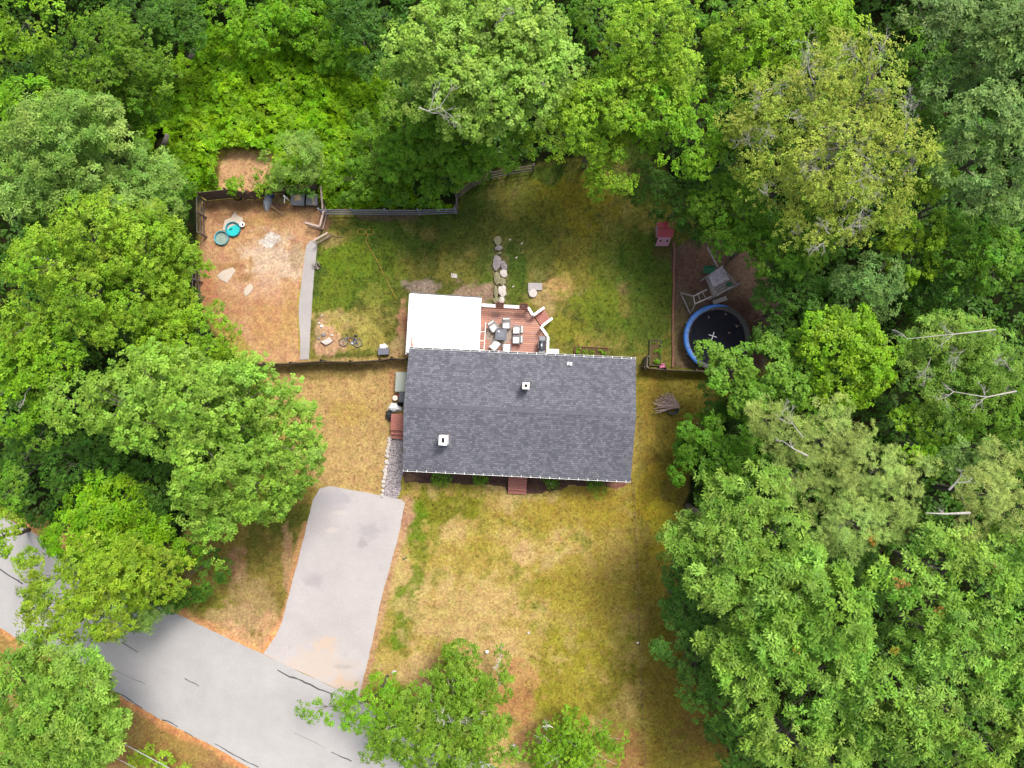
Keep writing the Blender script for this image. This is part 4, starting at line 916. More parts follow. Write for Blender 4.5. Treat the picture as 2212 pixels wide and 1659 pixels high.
# garden beds
def bed(p, w_, d_, rz, lab, cross, mt, h=.22):
    P_ = W(p); e = empty('garden_bed', (P_.x, P_.y, 0), rz, lab, 'garden bed', 'raised garden beds near the house')
    f_ = MB(); t_ = .045
    for (ox, oy, sx_, sy_) in ((0, d_ / 2, w_, t_), (0, -d_ / 2, w_, t_), (w_ / 2 - t_ / 2, 0, t_, d_ - t_), (-w_ / 2 + t_ / 2, 0, t_, d_ - t_)): f_.box((ox, oy, h / 2), (sx_, sy_, h))
    for k in cross: f_.box((k * w_, 0, h - .02), (.035, d_ - t_, .03))
    f_.build('frame', mt, e); MB().box((0, 0, h * .3), (w_ - 2 * t_, d_ - t_, h * .6)).build('soil', mat('bed_soil', srgb(110, 92, 50), .95, .3, 9), e)
    return e, w_, d_, h
BEDS = [bed(cr(1722, 175), 2.35, 1.0, HRZ, 'raised wooden garden bed with green plants along the back wall of the house', (-.17, .17), m_timber),
        bed(c7(275, 675), .82, 1.78, -.03, 'narrow upright green-framed garden bed beside the timber edging', (), mat('green_timber', srgb(110, 112, 84), .85, .2, 5))]
ptx = empty('pink_toy', W(c7(368, 845), .2), .2, 'pink plastic toy at the low board fence below the narrow garden bed', 'toy'); ptx.location.z = 0; m_hot = mat('hot_pink', srgb(240, 130, 170), .45)
MB().box((0, 0, .18), (.42, .26, .22), bev=.06).build('body', m_hot, ptx); MB().box((.02, .14, .36), (.26, .06, .22), bev=.03).build('backrest', m_hot, ptx)
for s in (-1, 1): MB().tube([(s * .2, -.1, .09), (s * .25, -.1, .09)], .09, 12).tube([(s * .2, .1, .09), (s * .25, .1, .09)], .09, 12).build('wheel', m_black, ptx)
rock('small_stone', c7(170, 850), .08, .06, .1, m_white, 'small white object at the corner of the grey gate panel', 'stone', z=0)

# trampoline
TZ = .85; P_ = W((1549, 729), TZ); tp = empty('trampoline', (P_.x, P_.y, 0), 0, 'large round black trampoline with blue edge pad and a white cross mark', 'trampoline')
m_mat = mat('trampoline_mat', (.008, .009, .014), .9, .2, 3, spec=.08); m_blue = mat('blue_pad', srgb(36, 120, 224), .45, .12, 2.5, c2=srgb(60, 140, 220)); m_blued = mat('pad_seam', srgb(20, 50, 110), .5)
RT = 2.28
MB().lathe([(.001, TZ - .01), (RT - .36, TZ - .01), (RT - .36, TZ - .02), (.001, TZ - .02)], 64).build('mat', m_mat, tp)
MB().lathe([(RT - .34, TZ - .015), (RT - .06, TZ - .012)], 64).build('spring_ring', m_black, tp)
MB().tube([(RT * math.cos(k * math.pi / 24), RT * math.sin(k * math.pi / 24), TZ - .02) for k in range(49)], .03, 7, cap=False).build('hoop', m_black, tp)
a0, a1 = R(68), R(232); n_p = 40; vs = []
for j in range(n_p + 1):
    f_ = j / n_p; a_ = a0 + (a1 - a0) * f_; wd = .30 * min(1, (f_ / .28) ** .8 if f_ < .28 else 1) + .01; ro_ = RT + .02; 
    for rr_, zz in ((ro_, TZ - .04), (ro_ + .005, TZ + .02), (ro_ - wd * .5, TZ + .035 + .006 * math.sin(j)), (ro_ - wd, TZ + .012)): vs.append((rr_ * math.cos(a_), rr_ * math.sin(a_), zz))
pd = MB().add(vs, [(j * 4 + i, (j + 1) * 4 + i, (j + 1) * 4 + i + 1, j * 4 + i + 1) for j in range(n_p) for i in range(3)]).build('pad', m_blue, tp, True)
sm_ = MB()
for f_ in (.3, .47, .63, .8, .95):
    a_ = a0 + (a1 - a0) * f_; sm_.bar(((RT - .28) * math.cos(a_), (RT - .28) * math.sin(a_), TZ + .042), ((RT + .02) * math.cos(a_), (RT + .02) * math.sin(a_), TZ + .04), .03, .012)
sm_.build('pad_seam', m_blued, pd)
xc = W(c7(1015, 460), TZ) - Vector((P_.x, P_.y, 0)); m_xw = mat('faded_white', (.5, .5, .52), .6); x_ = MB()
for a_ in (R(-18), R(72)): x_.box((xc.x, xc.y, TZ + (.002 if a_ > 0 else 0)), (.58, .05, .012), rz=a_)
x_.build('cross_mark', m_xw, tp)
for k in range(6):
    a_ = R(30 + k * 60); p_ = (RT * math.cos(a_), RT * math.sin(a_)); MB().tube([(p_[0], p_[1], TZ - .05), (p_[0], p_[1], .03), (p_[0] * .88, p_[1] * .88, .03)], .03, 7).build('leg', m_steel, tp)
for (x, y) in ((965, 220), (1180, 180), (1225, 420), (1320, 335)):
    v = W(c7(x, y), TZ + .01); o_ = MB().add([(-.07, -.03, 0), (.05, -.05, .01), (.08, .04, 0), (-.02, .06, .012), (-.09, .03, .004)], [(0, 1, 2, 3, 4)]).build('fallen_leaf', mat('dry_leaf', srgb(150, 120, 110), .8)); o_.location = v; o_.rotation_euler = (0, 0, random.random() * 6)
    tag(o_, {965: 'pale dry leaf on the upper left of the trampoline mat', 1180: 'reddish dry leaf near the top edge of the trampoline mat', 1225: 'dry leaf right of the white cross on the trampoline', 1320: 'dry leaf at the far right of the trampoline mat'}[x], 'leaf')
for q_, lab in (([(690, 418), (730, 402), (750, 380)], 'thin twig crossing the blue pad at the left of the trampoline'), ([(1290, 320), (1370, 318), (1310, 355)], 'bent twig on the right part of the trampoline mat')):
    o_ = MB().tube([W(c7(*p_), TZ + .05) for p_ in q_], .012, 5).build('twig', m_greywood); tag(o_, lab, 'twig')

# play set
ps0 = W(c6(1290, 1030), 0); ps = empty('play_set', (ps0.x, ps0.y, 0), 0, 'weathered grey wooden play tower with slatted roof and climbing arm', 'play set')
g6 = lambda x, y, z: W(c6(x, y), z) - Vector((ps0.x, ps0.y, 0))
m_playroof = mat('play_slats', srgb(214, 204, 214), .85, .22, 5, c2=srgb(170, 160, 172)); m_play = mat('play_frame', srgb(186, 176, 176), .85, .2, 5); m_pgreen = mat('green_plastic', srgb(16, 120, 80), .4, .1)
q_ = [g6(1130, 930, 2.5), g6(1340, 790, 2.8), g6(1450, 1000, 2.8), g6(1205, 1110, 2.5)]; n = 10
for k in range(n):
    a_, b_ = q_[0].lerp(q_[1], (k + .5) / n), q_[3].lerp(q_[2], (k + .5) / n); MB().bar(a_, b_, (q_[1] - q_[0]).length / n - .012, .025).build('roof_slat', m_playroof, ps)
cor = [g6(1085, 975, 1.2), g6(1280, 850, 1.2), g6(1510, 1110, 1.2), g6(1200, 1270, 1.2)]
for c_ in cor: MB().box((c_.x, c_.y, 1.2), (.1, .1, 2.4)).build('post', m_play, ps)
n = 9
fl = MB()
for k in range(n): fl.bar(cor[0].lerp(cor[3], (k + .5) / n) , cor[1].lerp(cor[2], (k + .5) / n), .12, .04)
fl.build('floor', m_play, ps)
for i in range(4):
    a_, b_ = cor[i].copy(), cor[(i + 1) % 4].copy()
    for z_ in (1.65, 2.05): a_.z = b_.z = z_; MB().bar(a_, b_, .05, .1).build('rail', m_play, ps)
for a_, b_, z1_, z2_ in (((1110, 1150), (905, 1250), 1.9, 1.9), ((1180, 1255), (930, 1365), 1.9, 1.9), ((905, 1250), (712, 1200), 1.9, .1), ((930, 1365), (865, 1525), 1.9, .1)): MB().bar(g6(*a_, z1_), g6(*b_, z2_), .08, .08).build('beam', m_play, ps)
MB().bar(g6(712, 1200, .12), g6(865, 1525, .12), .07, .07).build('beam', m_play, ps); MB().bar(g6(905, 1250, 1.86), g6(930, 1365, 1.86), .05, .05).build('beam', m_play, ps)
for k in range(1, 3): MB().tube([g6(1110, 1150, 1.9).lerp(g6(905, 1250, 1.9), k / 3), g6(1180, 1255, 1.9).lerp(g6(930, 1365, 1.9), k / 3)], .02, 6).build('rung', m_play, ps)
lad = MB(); a_, b_ = g6(785, 1300, .6), g6(880, 1270, 1.2); c_, d_ = g6(830, 1410, .6), g6(915, 1370, 1.2)
lad.bar(a_, b_, .03, .03); lad.bar(c_, d_, .03, .03)
for k in range(5): lad.tube([a_.lerp(b_, k / 4), c_.lerp(d_, k / 4)], .015, 5)
lad.build('ladder', mat('green_metal', srgb(96, 110, 92), .5), ps)
MB().bar(g6(1275, 810, 2.2), g6(1115, 510, 2.0), .09, .09).build('swing_beam', m_play, ps)
sl_ = MB(); a_, b_ = g6(1230, 850, .8), g6(1060, 850, .25); sl_.bar(a_, b_, .5, .03); o1_ = Vector((0, .25, .06)); sl_.bar(a_ + o1_, b_ + o1_, .03, .12); sl_.bar(a_ - Vector((0, .25, -.06)), b_ - Vector((0, .25, -.06)), .03, .12)
sl_.build('slide', m_pgreen, ps); c_ = g6(1445, 1070, 1.9); MB().box((c_.x, c_.y, 1.9), (.3, .26, .3), bev=.05).build('green_seat', m_pgreen, ps)
c_ = g6(1310, 1310, .5); MB().box((c_.x, c_.y, .45), (1.0, .3, .05), rz=.35).box((c_.x, c_.y - .05, .22), (.8, .2, .4), rz=.35).build('side_bench', m_play, ps)

# brush pile on a fire pit
bp0 = W(c7(430, 1330)); bpile = empty('brush_pile', (bp0.x, bp0.y, 0), 0, 'fan-shaped pile of cut grey branches on the lawn right of the house', 'brush pile'); m_branch = mat('cut_branch', srgb(226, 200, 190), .9, .2, 8, c2=srgb(176, 146, 138))
ENDS = [(275, 1465), (262, 1420), (250, 1370), (238, 1315), (262, 1275), (290, 1235), (335, 1195), (370, 1200), (405, 1178), (450, 1190), (485, 1182), (520, 1230), (565, 1270)]
for k in range(54):
    f_ = (k + random.uniform(0, .9)) / 54 * (len(ENDS) - 1); i_ = min(int(f_), len(ENDS) - 2); ex_ = ENDS[i_][0] + (ENDS[i_ + 1][0] - ENDS[i_][0]) * (f_ - i_); ey_ = ENDS[i_][1] + (ENDS[i_ + 1][1] - ENDS[i_][1]) * (f_ - i_)
    L0 = W(c7(560 + random.uniform(-50, 30), 1362 + random.uniform(-26, 22)), .35 + random.uniform(-.1, .3)) - bp0
    sh_ = random.uniform(.8, 1.02); e_ = L0.lerp(W(c7(ex_, ey_), .25) - bp0, sh_); e_.z = random.uniform(.08, .5)
    mid_ = L0.lerp(e_, .5) + Vector((random.uniform(-.05, .05), random.uniform(-.05, .05), random.uniform(.02, .1)))
    MB().tube([L0, mid_, e_], [.026, .024, .014], 5).build('stick', m_branch, bpile)
MB().lathe([(.3, 0), (.42, .03), (.44, .26), (.40, .26), (.36, .06)], 20, (.36, -.3, 0)).build('fire_pit', mat('pit_green_black', (.03, .05, .05), .5), bpile)

# things at the left wall
P_ = W(c8(330, 490), .7); hb = empty('covered_tub', (P_.x, P_.y, 0), HRZ, 'grey-green covered box half under the left roof edge', 'covered box'); m_ggreen = mat('grey_green_lid', srgb(186, 194, 182), .6, .08, 3)
MB().box((0, 0, .33), (1.1, 1.25, .66), bev=.05).build('body', m_pale, hb); MB().box((0, 0, .69), (1.2, 1.38, .07), bev=.03).build('lid', m_ggreen, hb)
P_ = W(c8(330, 700), .8); bb = empty('black_bin', (P_.x, P_.y, 0), HRZ, 'black wheeled bin between the covered box and the trash bags', 'bin')
MB().add([(-.25, -.28, .05), (.25, -.28, .05), (.25, .28, .05), (-.25, .28, .05), (-.3, -.33, .95), (.3, -.33, .95), (.3, .33, .95), (-.3, .33, .95)], [(3, 2, 1, 0), (4, 5, 6, 7), (0, 1, 5, 4), (1, 2, 6, 5), (2, 3, 7, 6), (3, 0, 4, 7)]).build('body', m_black, bb)
MB().box((0, 0, .98), (.64, .7, .05), bev=.02).build('lid', mat('bin_lid', (.045, .048, .06), .45), bb)
for s in (-1, 1): MB().tube([(s * .2, .3, .1), (s * .26, .3, .1)], .1, 12).build('wheel', m_black, bb)
P_ = W(c8(212, 712), .3); wt = empty('round_tank', (P_.x, P_.y, 0), 0, 'round cream lidded bucket beside the black bin', 'bucket')
MB().lathe([(.15, 0), (.17, .34), (.185, .35), (.185, .38), (.10, .39), (.001, .39)], 20).build('body', mat('cream_plastic', (.7, .62, .5), .5), wt, True); MB().lathe([(.06, .39), (.06, .42), (.001, .42)], 14).build('cap', m_ledge, wt)
P_ = W(c8(245, 685), .3); o_ = MB().box((0, 0, .14), (.2, .16, .26), bev=.05).box((0, .02, .29), (.08, .05, .05)).build('red_can', m_red); o_.location = (P_.x, P_.y, 0); tag(o_, 'small red can behind the cream bucket', 'can')
m_wbag = mat('white_bag', (.72, .73, .75), .35, .08, 6); m_bbag = mat('black_bag', (.02, .022, .026), .25, .3, 6, bump=.6)
o_ = heap('trash_bag', c8(212, 845), .52, .36, .55, m_wbag, 'big white tied trash bag above the side steps', 'trash bag', 4, fold=.22); o_['group'] = 'trash bags at the left wall of the house'
o_ = heap('trash_bag', c8(135, 955), .34, .4, .45, m_bbag, 'shiny black trash bag left of the side steps', 'trash bag', 9, fold=.25); o_['group'] = 'trash bags at the left wall of the house'
o_ = heap('trash_bag', c8(275, 800), .26, .2, .4, m_bbag, 'small black bag between the white bag and the black bin', 'trash bag', 12, fold=.25); o_['group'] = 'trash bags at the left wall of the house'
es = [c8(170, 1240), c8(135, 1275), c8(132, 1312), c8(130, 1350), c8(115, 1400), c8(105, 1450), c8(100, 1510), c8(92, 1580)]
es += [(836, 1000), (834, 1008), (832, 1016), (833, 1024), (831, 1032), (829, 1041), (828, 1050), (827, 1060), (826, 1070)]
for i, p_ in enumerate(es): rock('edging_stone', p_, random.uniform(.12, .19), random.uniform(.13, .2), .13, m_stone2 if i else m_ledge, 'rounded pale edging stone in the row along the left side of the gravel strip', 'stone', random.random() * 3, 'pale edging stones along the gravel strip', seed=i + 300)
# small front things
P_ = W(cr(1400, 1243)); cl_ = empty('white_coil', (P_.x, P_.y, 0), 0, 'small white ring-shaped yard light on the mulch right of the front steps', 'light')
MB().lathe([(.13, .02), (.15, .05), (.13, .08), (.10, .05), (.13, .02)], 20).build('ring', m_white, cl_); MB().lathe([(.001, .06), (.06, .06), (.06, .0)], 14).build('hub', m_black, cl_); MB().box((0, .05, .07), (.02, .1, .02)).build('arm', m_white, cl_)
P_ = W((1052, 1407), .3); lp = empty('globe_lamp', (P_.x, P_.y, 0), 0, 'small round white garden lamp on the dry front lawn above the birch', 'lamp')
MB().tube([(0, 0, 0), (0, 0, .3)], .02, 8).build('stem', m_black, lp); MB().lathe([(.001, .28), (.09, .31), (.13, .4), (.09, .49), (.001, .52)], 16).build('globe', m_white, lp, True)
P_ = W(cd(1139, 608)); sp_ = empty('green_sprinkler', (P_.x, P_.y, 0), .5, 'small green plastic sprinkler in the grass right of the driveway', 'sprinkler')
MB().box((0, 0, .03), (.3, .07, .04), bev=.01).build('base', m_pgreen, sp_); MB().tube([(-.05, 0, .05), (.02, 0, .12), (.1, .03, .12)], .03, 8).build('head', m_pgreen, sp_)
for (p_, r1, lab) in ((cb(640, 320), .2, 'pale rock at the lower right end of the driveway beside the birch'), (cb(1325, 750), .26, 'grey rock right of the birch at the bottom lawn edge'), (cb(1350, 790), .2, 'lower grey rock right of the birch touching the first'), (cb(1300, 620), .15, 'small pale rock in the bare soil right of the birch'), (cb(1415, 93), .12, 'small white stone in the middle of the lower lawn'), (cb(715, 640 - 190), .16, 'pale rock half under the birch leaves')):
    rock('rock', p_, r1, r1 * .8, r1 * .7, m_stone2, lab, rz=random.random())
# wire fence with small posts down the right lawn
wf = empty('wire_fence', W((1380, 1350)), 0, 'thin low wire fence running down the right side of the front lawn', 'fence'); wpt = [(1367, 1042), (1372, 1140), (1377, 1250), (1380, 1390), (1384, 1500), (1390, 1600), (1394, 1659), (1400, 1760)]
WP = [W(p_) - wf.location for p_ in wpt]
for a_, b_ in zip(WP[:-1], WP[1:]):
    n = max(1, round((b_ - a_).length / .9))
    for k in range(n):
        p_ = a_.lerp(b_, k / n); MB().box((p_.x, p_.y, .17), (.03, .03, .34)).build('post', m_darkwood, wf)
for z_ in (.3,): MB().tube([p_ + Vector((0, 0, z_)) for p_ in WP], .011, 4).build('wire', m_darkwood, wf)
rock('small_stone', (1377, 1388), .08, .07, .12, m_white, 'small white marker at the middle of the low wire fence', 'stone')
# utility wires, bottom left
m_wire = mat('cable', (.3, .31, .32), .5)
for a_, b_, r_, lab in ((cs(560, 1425), cs(1150, 1745), .022, 'thick grey overhead cable at the lower left, uppermost'), (cs(530, 1530), cs(800, 1670), .013, 'thin overhead wire below the thick cable at lower left'), (cs(430, 1540), cs(620, 1680), .011, 'thin overhead wire, lowest of the three at lower left')):
    A, B = W(a_, 6.5), W(b_, 6.5); d_ = (B - A).normalized(); A = A - d_ * 9; B = B + d_ * 14
    pts = [A.lerp(B, k / 12) - Vector((0, 0, .35 * (1 - (k / 6 - 1) ** 2))) for k in range(13)]
    o_ = MB().tube(pts, r_, 6).build('overhead_wire', m_wire); tag(o_, lab, 'wire', 'overhead wires at the lower left')
# logs in the bushes
m_log = mat('bleached_log', srgb(196, 180, 174), .9, .2, 5, c2=srgb(140, 124, 118))
def log(a_, b_, r_, lab, z1=1.4, z2=1.6, name='log'):
    A, B = W(a_, z1), W(b_, z2); c_ = (A + B) / 2; pts = [A - c_, (A - c_).lerp(B - c_, .5) + Vector((.04, .03, .03)), B - c_]
    o_ = MB().tube(pts, [r_, r_ * .92, r_ * .8], 9).build(name, m_log, None, True); o_.location = c_; tag(o_, lab, 'log')
log((410, 127), (421, 104), .17, 'grey split log lying in the bushes near the top left', 1.9, 2.1)
log((354, 312), (362, 290), .17, 'short pinkish log with cut end lying in the bushes at the left', 1.8, 2.0)
log((243, 248), (284, 280), .14, 'long grey fallen trunk in the dark gap at the upper left', 1.6, 1.9)
log((991, 213), (1007, 218), .12, 'broken pale branch stub showing inside the big maple', 9.5, 9.8)
# ---------------------------------------------------------------- foliage
def leaf_mat(name, rough=.55, trans=.36, spec=.2):
    m, nt, b = new_mat(name); at = nt.nodes.new('ShaderNodeAttribute'); at.attribute_name = 'albedo'
    b.inputs['Roughness'].default_value = rough; b.inputs['Specular IOR Level'].default_value = spec
    tc = nt.nodes.new('ShaderNodeTexCoord'); n_ = noise(nt, tc, .55, 4); hs_ = nt.nodes.new('ShaderNodeHueSaturation')
    nt.links.new(at.outputs['Color'], hs_.inputs['Color']); nt.links.new(mapr(nt, n_.outputs['Fac'], .3, .7, .488, .512), hs_.inputs['Hue']); nt.links.new(mapr(nt, n_.outputs['Fac'], .3, .7, .85, 1.15), hs_.inputs['Value'])
    nt.links.new(hs_.outputs[0], b.inputs['Base Color'])
    tr = nt.nodes.new('ShaderNodeBsdfTranslucent'); nt.links.new(hs_.outputs[0], tr.inputs['Color'])
    mx = nt.nodes.new('ShaderNodeMixShader'); mx.inputs[0].default_value = trans
    nt.links.new(b.outputs[0], mx.inputs[1]); nt.links.new(tr.outputs[0], mx.inputs[2]); nt.links.new(mx.outputs[0], nt.nodes['Material Output'].inputs['Surface'])
    return m
m_leaf = leaf_mat('leaf'); m_needle = leaf_mat('needle', .65, .15, .25)
m_bark = mat('bark', (.10, .085, .07), .95, .3, 6, bump=.8); m_birch = mat('birch_bark', (.55, .52, .47), .8, .25, 5, c2=(.3, .28, .25)); m_dead = mat('bare_branch', (.29, .27, .25), .85, .25, 6)
#        leaf len, wid, k, tilt0, tilt1 (deg above rosette plane), clump r, rosettes/m2, colours (display sRGB picks), top-up bias
SP = {
 'maple': dict(L=.19, Wd=.15, k=5, t=(-35, 15), rc=.62, dn=13, col=[(118, 160, 62), (136, 176, 84), (98, 142, 48), (150, 186, 104)], mat='leaf'),
 'bright': dict(L=.17, Wd=.12, k=5, t=(-30, 20), rc=.58, dn=14, col=[(116, 164, 34), (134, 180, 46), (96, 146, 28), (152, 190, 64)], mat='leaf'),
 'lime': dict(L=.17, Wd=.12, k=5, t=(-35, 20), rc=.55, dn=13, col=[(124, 170, 42), (142, 184, 56), (102, 148, 36), (158, 188, 80)], mat='leaf'),
 'green': dict(L=.17, Wd=.12, k=5, t=(-30, 15), rc=.6, dn=14, col=[(90, 140, 36), (106, 154, 46), (74, 122, 32), (120, 160, 60)], mat='leaf'),
 'deep': dict(L=.18, Wd=.12, k=5, t=(-35, 15), rc=.6, dn=13, col=[(66, 110, 42), (78, 124, 48), (56, 96, 40), (92, 132, 60)], mat='leaf'),
 'oak': dict(L=.28, Wd=.10, k=8, t=(-5, 35), rc=.62, dn=8.4, col=[(116, 160, 66), (142, 184, 92), (88, 138, 56), (162, 198, 118)], mat='leaf'),
 'blueoak': dict(L=.26, Wd=.10, k=8, t=(-5, 30), rc=.62, dn=9, col=[(104, 144, 92), (126, 162, 112), (84, 124, 76), (140, 172, 126)], mat='leaf'),
 'ash': dict(L=.24, Wd=.075, k=8, t=(-25, 25), rc=.6, dn=11, col=[(120, 160, 80), (146, 178, 114), (96, 142, 58), (162, 190, 132)], mat='leaf'),
 'sparse': dict(L=.15, Wd=.10, k=4, t=(-35, 30), rc=.55, dn=10, col=[(144, 172, 78), (164, 186, 98), (122, 156, 58), (176, 184, 112)], mat='leaf'),
 'birch': dict(L=.14, Wd=.10, k=5, t=(-40, 25), rc=.5, dn=14, col=[(110, 152, 48), (126, 168, 60), (92, 136, 42), (144, 176, 84)], mat='leaf'),
 'pine': dict(L=.20, Wd=.022, k=14, t=(5, 60), rc=.42, dn=20, col=[(138, 164, 98), (152, 176, 112), (118, 146, 84), (164, 184, 126)], mat='needle'),
 'sumac': dict(L=.30, Wd=.10, k=7, t=(-15, 20), rc=.5, dn=9, col=[(112, 172, 26), (130, 184, 36), (96, 154, 24), (144, 190, 50)], mat='leaf'),
}
KF = 1.32
ZS = .86                                  # display brightness -> leaf albedo
TOTAL = [0]
for k_, s_ in SP.items():
    s_['L'] *= .88; s_['Wd'] *= .86; s_['dn'] *= 1.35; s_['rc'] *= .92
def colvar(sp, n, clump_idx, nclump, tint=(1, 1, 1)):
    pal = np.array([srgb(*c) * 2.2 / KF for c in sp['col']]) * np.array([1.05, 1.02, .52])
    cc = pal[rng.integers(0, len(pal), nclump)] * .55 + pal.mean(0) * .45
    cc = cc * rng.uniform(.74, 1.26, (nclump, 1)) * np.array([rng.uniform(.9, 1.1, nclump), np.ones(nclump), rng.uniform(.9, 1.15, nclump)]).T
    c = cc[clump_idx] * .65 + pal[rng.integers(0, len(pal), n)] * .35
    return c * rng.uniform(.75, 1.25, (n, 1)) * np.array(tint)
def unit(v): return v / (np.linalg.norm(v, axis=-1, keepdims=True) + 1e-9)
def leaves(P, N, Cc, sp, name, parent, ls=1.0, label=None):
    """rosettes at P with axis N -> one mesh of leaf faces"""
    n = len(P); k = sp['k']
    T = unit(np.cross(N, unit(rng.normal(size=(n, 3))))); B = np.cross(N, T)
    a = (np.arange(k) / k * 2 * np.pi)[None, :] + rng.uniform(0, 6.28, (n, 1)) + rng.uniform(-.35, .35, (n, k))
    D = T[:, None] * np.cos(a)[..., None] + B[:, None] * np.sin(a)[..., None]
    t = np.radians(rng.uniform(sp['t'][0], sp['t'][1], (n, k)))[..., None]
    Nn = np.broadcast_to(N[:, None], D.shape)
    X = D * np.cos(t) + Nn * np.sin(t); Y = np.cross(Nn, D); Z = np.cross(X, Y)
    L = (sp['L'] * ls * rng.uniform(.65, 1.25, (n, k)))[..., None]; Wd = sp['Wd'] * ls * rng.uniform(.8, 1.2, (n, k))[..., None]
    base = P[:, None] + X * L * .12 + Nn * rng.uniform(-.05, .05, (n, k, 1))
    v0 = base; v1 = base + X * L * .5 + Y * Wd * .5 + Z * L * .08; v2 = base + X * L - Z * L * .06; v3 = base + X * L * .5 - Y * Wd * .5 + Z * L * .08
    V = np.stack([v0, v1, v2, v3], 2).reshape(-1, 3); F = np.arange(len(V)).reshape(-1, 4)
    lc = np.repeat(Cc, k, 0) * rng.uniform(.85, 1.15, (n * k, 1)); TOTAL[0] += n * k
    return np_mesh(name, V, F, m_needle if sp['mat'] == 'needle' else m_leaf, np.clip(lc, 0.002, .8), 'FACE', parent)
def dirs(n, zmin):
    z = rng.uniform(zmin, 1, n); a = rng.uniform(0, 2 * np.pi, n); r = np.sqrt(1 - z * z); return np.stack([r * np.cos(a), r * np.sin(a), z], -1)
def crown_points(lobes, sp, dens=1.0, flat=.75, gap=.0):
    """lobes: [(centre xyz, R)]; clumps over each lobe's dome, rosettes over each clump"""
    CP = []; CO = []
    for c, Rl in lobes:
        rc = sp['rc']; n = max(6, int(3.0 * math.pi * Rl * Rl * 1.25 / (math.pi * rc * rc) * (1 - gap)))
        d = dirs(n, -.3); rad = Rl * (1 - .35 * rng.random(n) ** 2.2) * rng.uniform(.8, 1.06, n) + (rng.random(n) < .12) * rng.uniform(.15, .6, n)
        p = c + d * rad[:, None] * np.array([1, 1, flat]); keep = np.ones(n, bool)
        for c2_, R2 in lobes:
            if c2_ is c: continue
            q_ = (p - c2_) / np.array([R2, R2, R2 * flat]); keep &= (q_ ** 2).sum(1) > .42
        CP.append(p[keep]); CO.append(d[keep])
    CP = np.concatenate(CP); CO = np.concatenate(CO); nc = len(CP)
    rcs = sp['rc'] * rng.choice([.45, .7, .95, 1.2], nc) * rng.uniform(.85, 1.15, nc); cnt = np.maximum(3, (2 * np.pi * rcs ** 2 * sp['dn'] * dens * .5).astype(int)); ci = np.repeat(np.arange(nc), cnt)
    axis = unit(CO * .8 + np.array([0, 0, .75])); d = unit(rng.normal(size=(len(ci), 3))); dot = (d * axis[ci]).sum(1, keepdims=True)
    d = np.where(dot < -.1, d - 2 * dot * axis[ci], d); d = unit(d)
    sx = rng.uniform(.75, 1.3, (nc, 3)); P = CP[ci] + d * (rcs[ci] * rng.uniform(.55, 1.05, len(ci)))[:, None] * sx[ci] * np.array([1, 1, .65])
    N = unit(d * .5 + axis[ci] * .35 + np.array([0, 0, .75]) + rng.normal(scale=.22, size=d.shape))
    return P, N, ci, CP
def tubes_np(mb, a, b_, r0, r1, bend=.12, n=6, seg=4):
    a, b_ = Vector(a), Vector(b_); L = (b_ - a).length; pts = []; off = Vector((random.uniform(-1, 1), random.uniform(-1, 1), random.uniform(.2, 1))) * L * bend
    for k in range(seg + 1):
        t_ = k / seg; pts.append(a.lerp(b_, t_) + off * (4 * t_ * (1 - t_)) * .5 + (Vector((random.uniform(-1, 1), random.uniform(-1, 1), 0)) * L * .02 if 0 < k < seg else Vector()))
    mb.tube(pts, [r0 + (r1 - r0) * k / seg for k in range(seg + 1)], n); return pts
def fractal(mb, a, d, L, r, depth):
    d = d.normalized(); pts = [a]; p = a
    for k in range(3):
        d = (d + Vector((random.uniform(-.3, .3), random.uniform(-.3, .3), random.uniform(-.2, .2)))).normalized(); p = p + d * L / 3; pts.append(p)
    mb.tube(pts, [r, r * .85, r * .65, r * .4], 5)
    if depth > 0:
        for q_ in (pts[1], pts[2], pts[3]):
            for _ in range(random.choice((1, 2))):
                nd = (d + Vector((random.uniform(-1, 1), random.uniform(-1, 1), random.uniform(-.5, .6)))).normalized(); fractal(mb, q_, nd, L * random.uniform(.45, .65), max(.006, r * .5), depth - 1)
GROUPS = {'maple': 'broad maples', 'bright': 'bright green leafy trees', 'lime': 'yellow-green trees', 'green': 'mid-green leafy trees', 'deep': 'dark green leafy trees', 'oak': 'oaks in the wood at the right and lower left',
          'blueoak': 'blue-green oaks', 'ash': 'pale grey-green trees', 'birch': 'birches at the bottom of the lawn', 'pine': 'pale pines at the right', 'sumac': 'long-leaved bright green trees'}
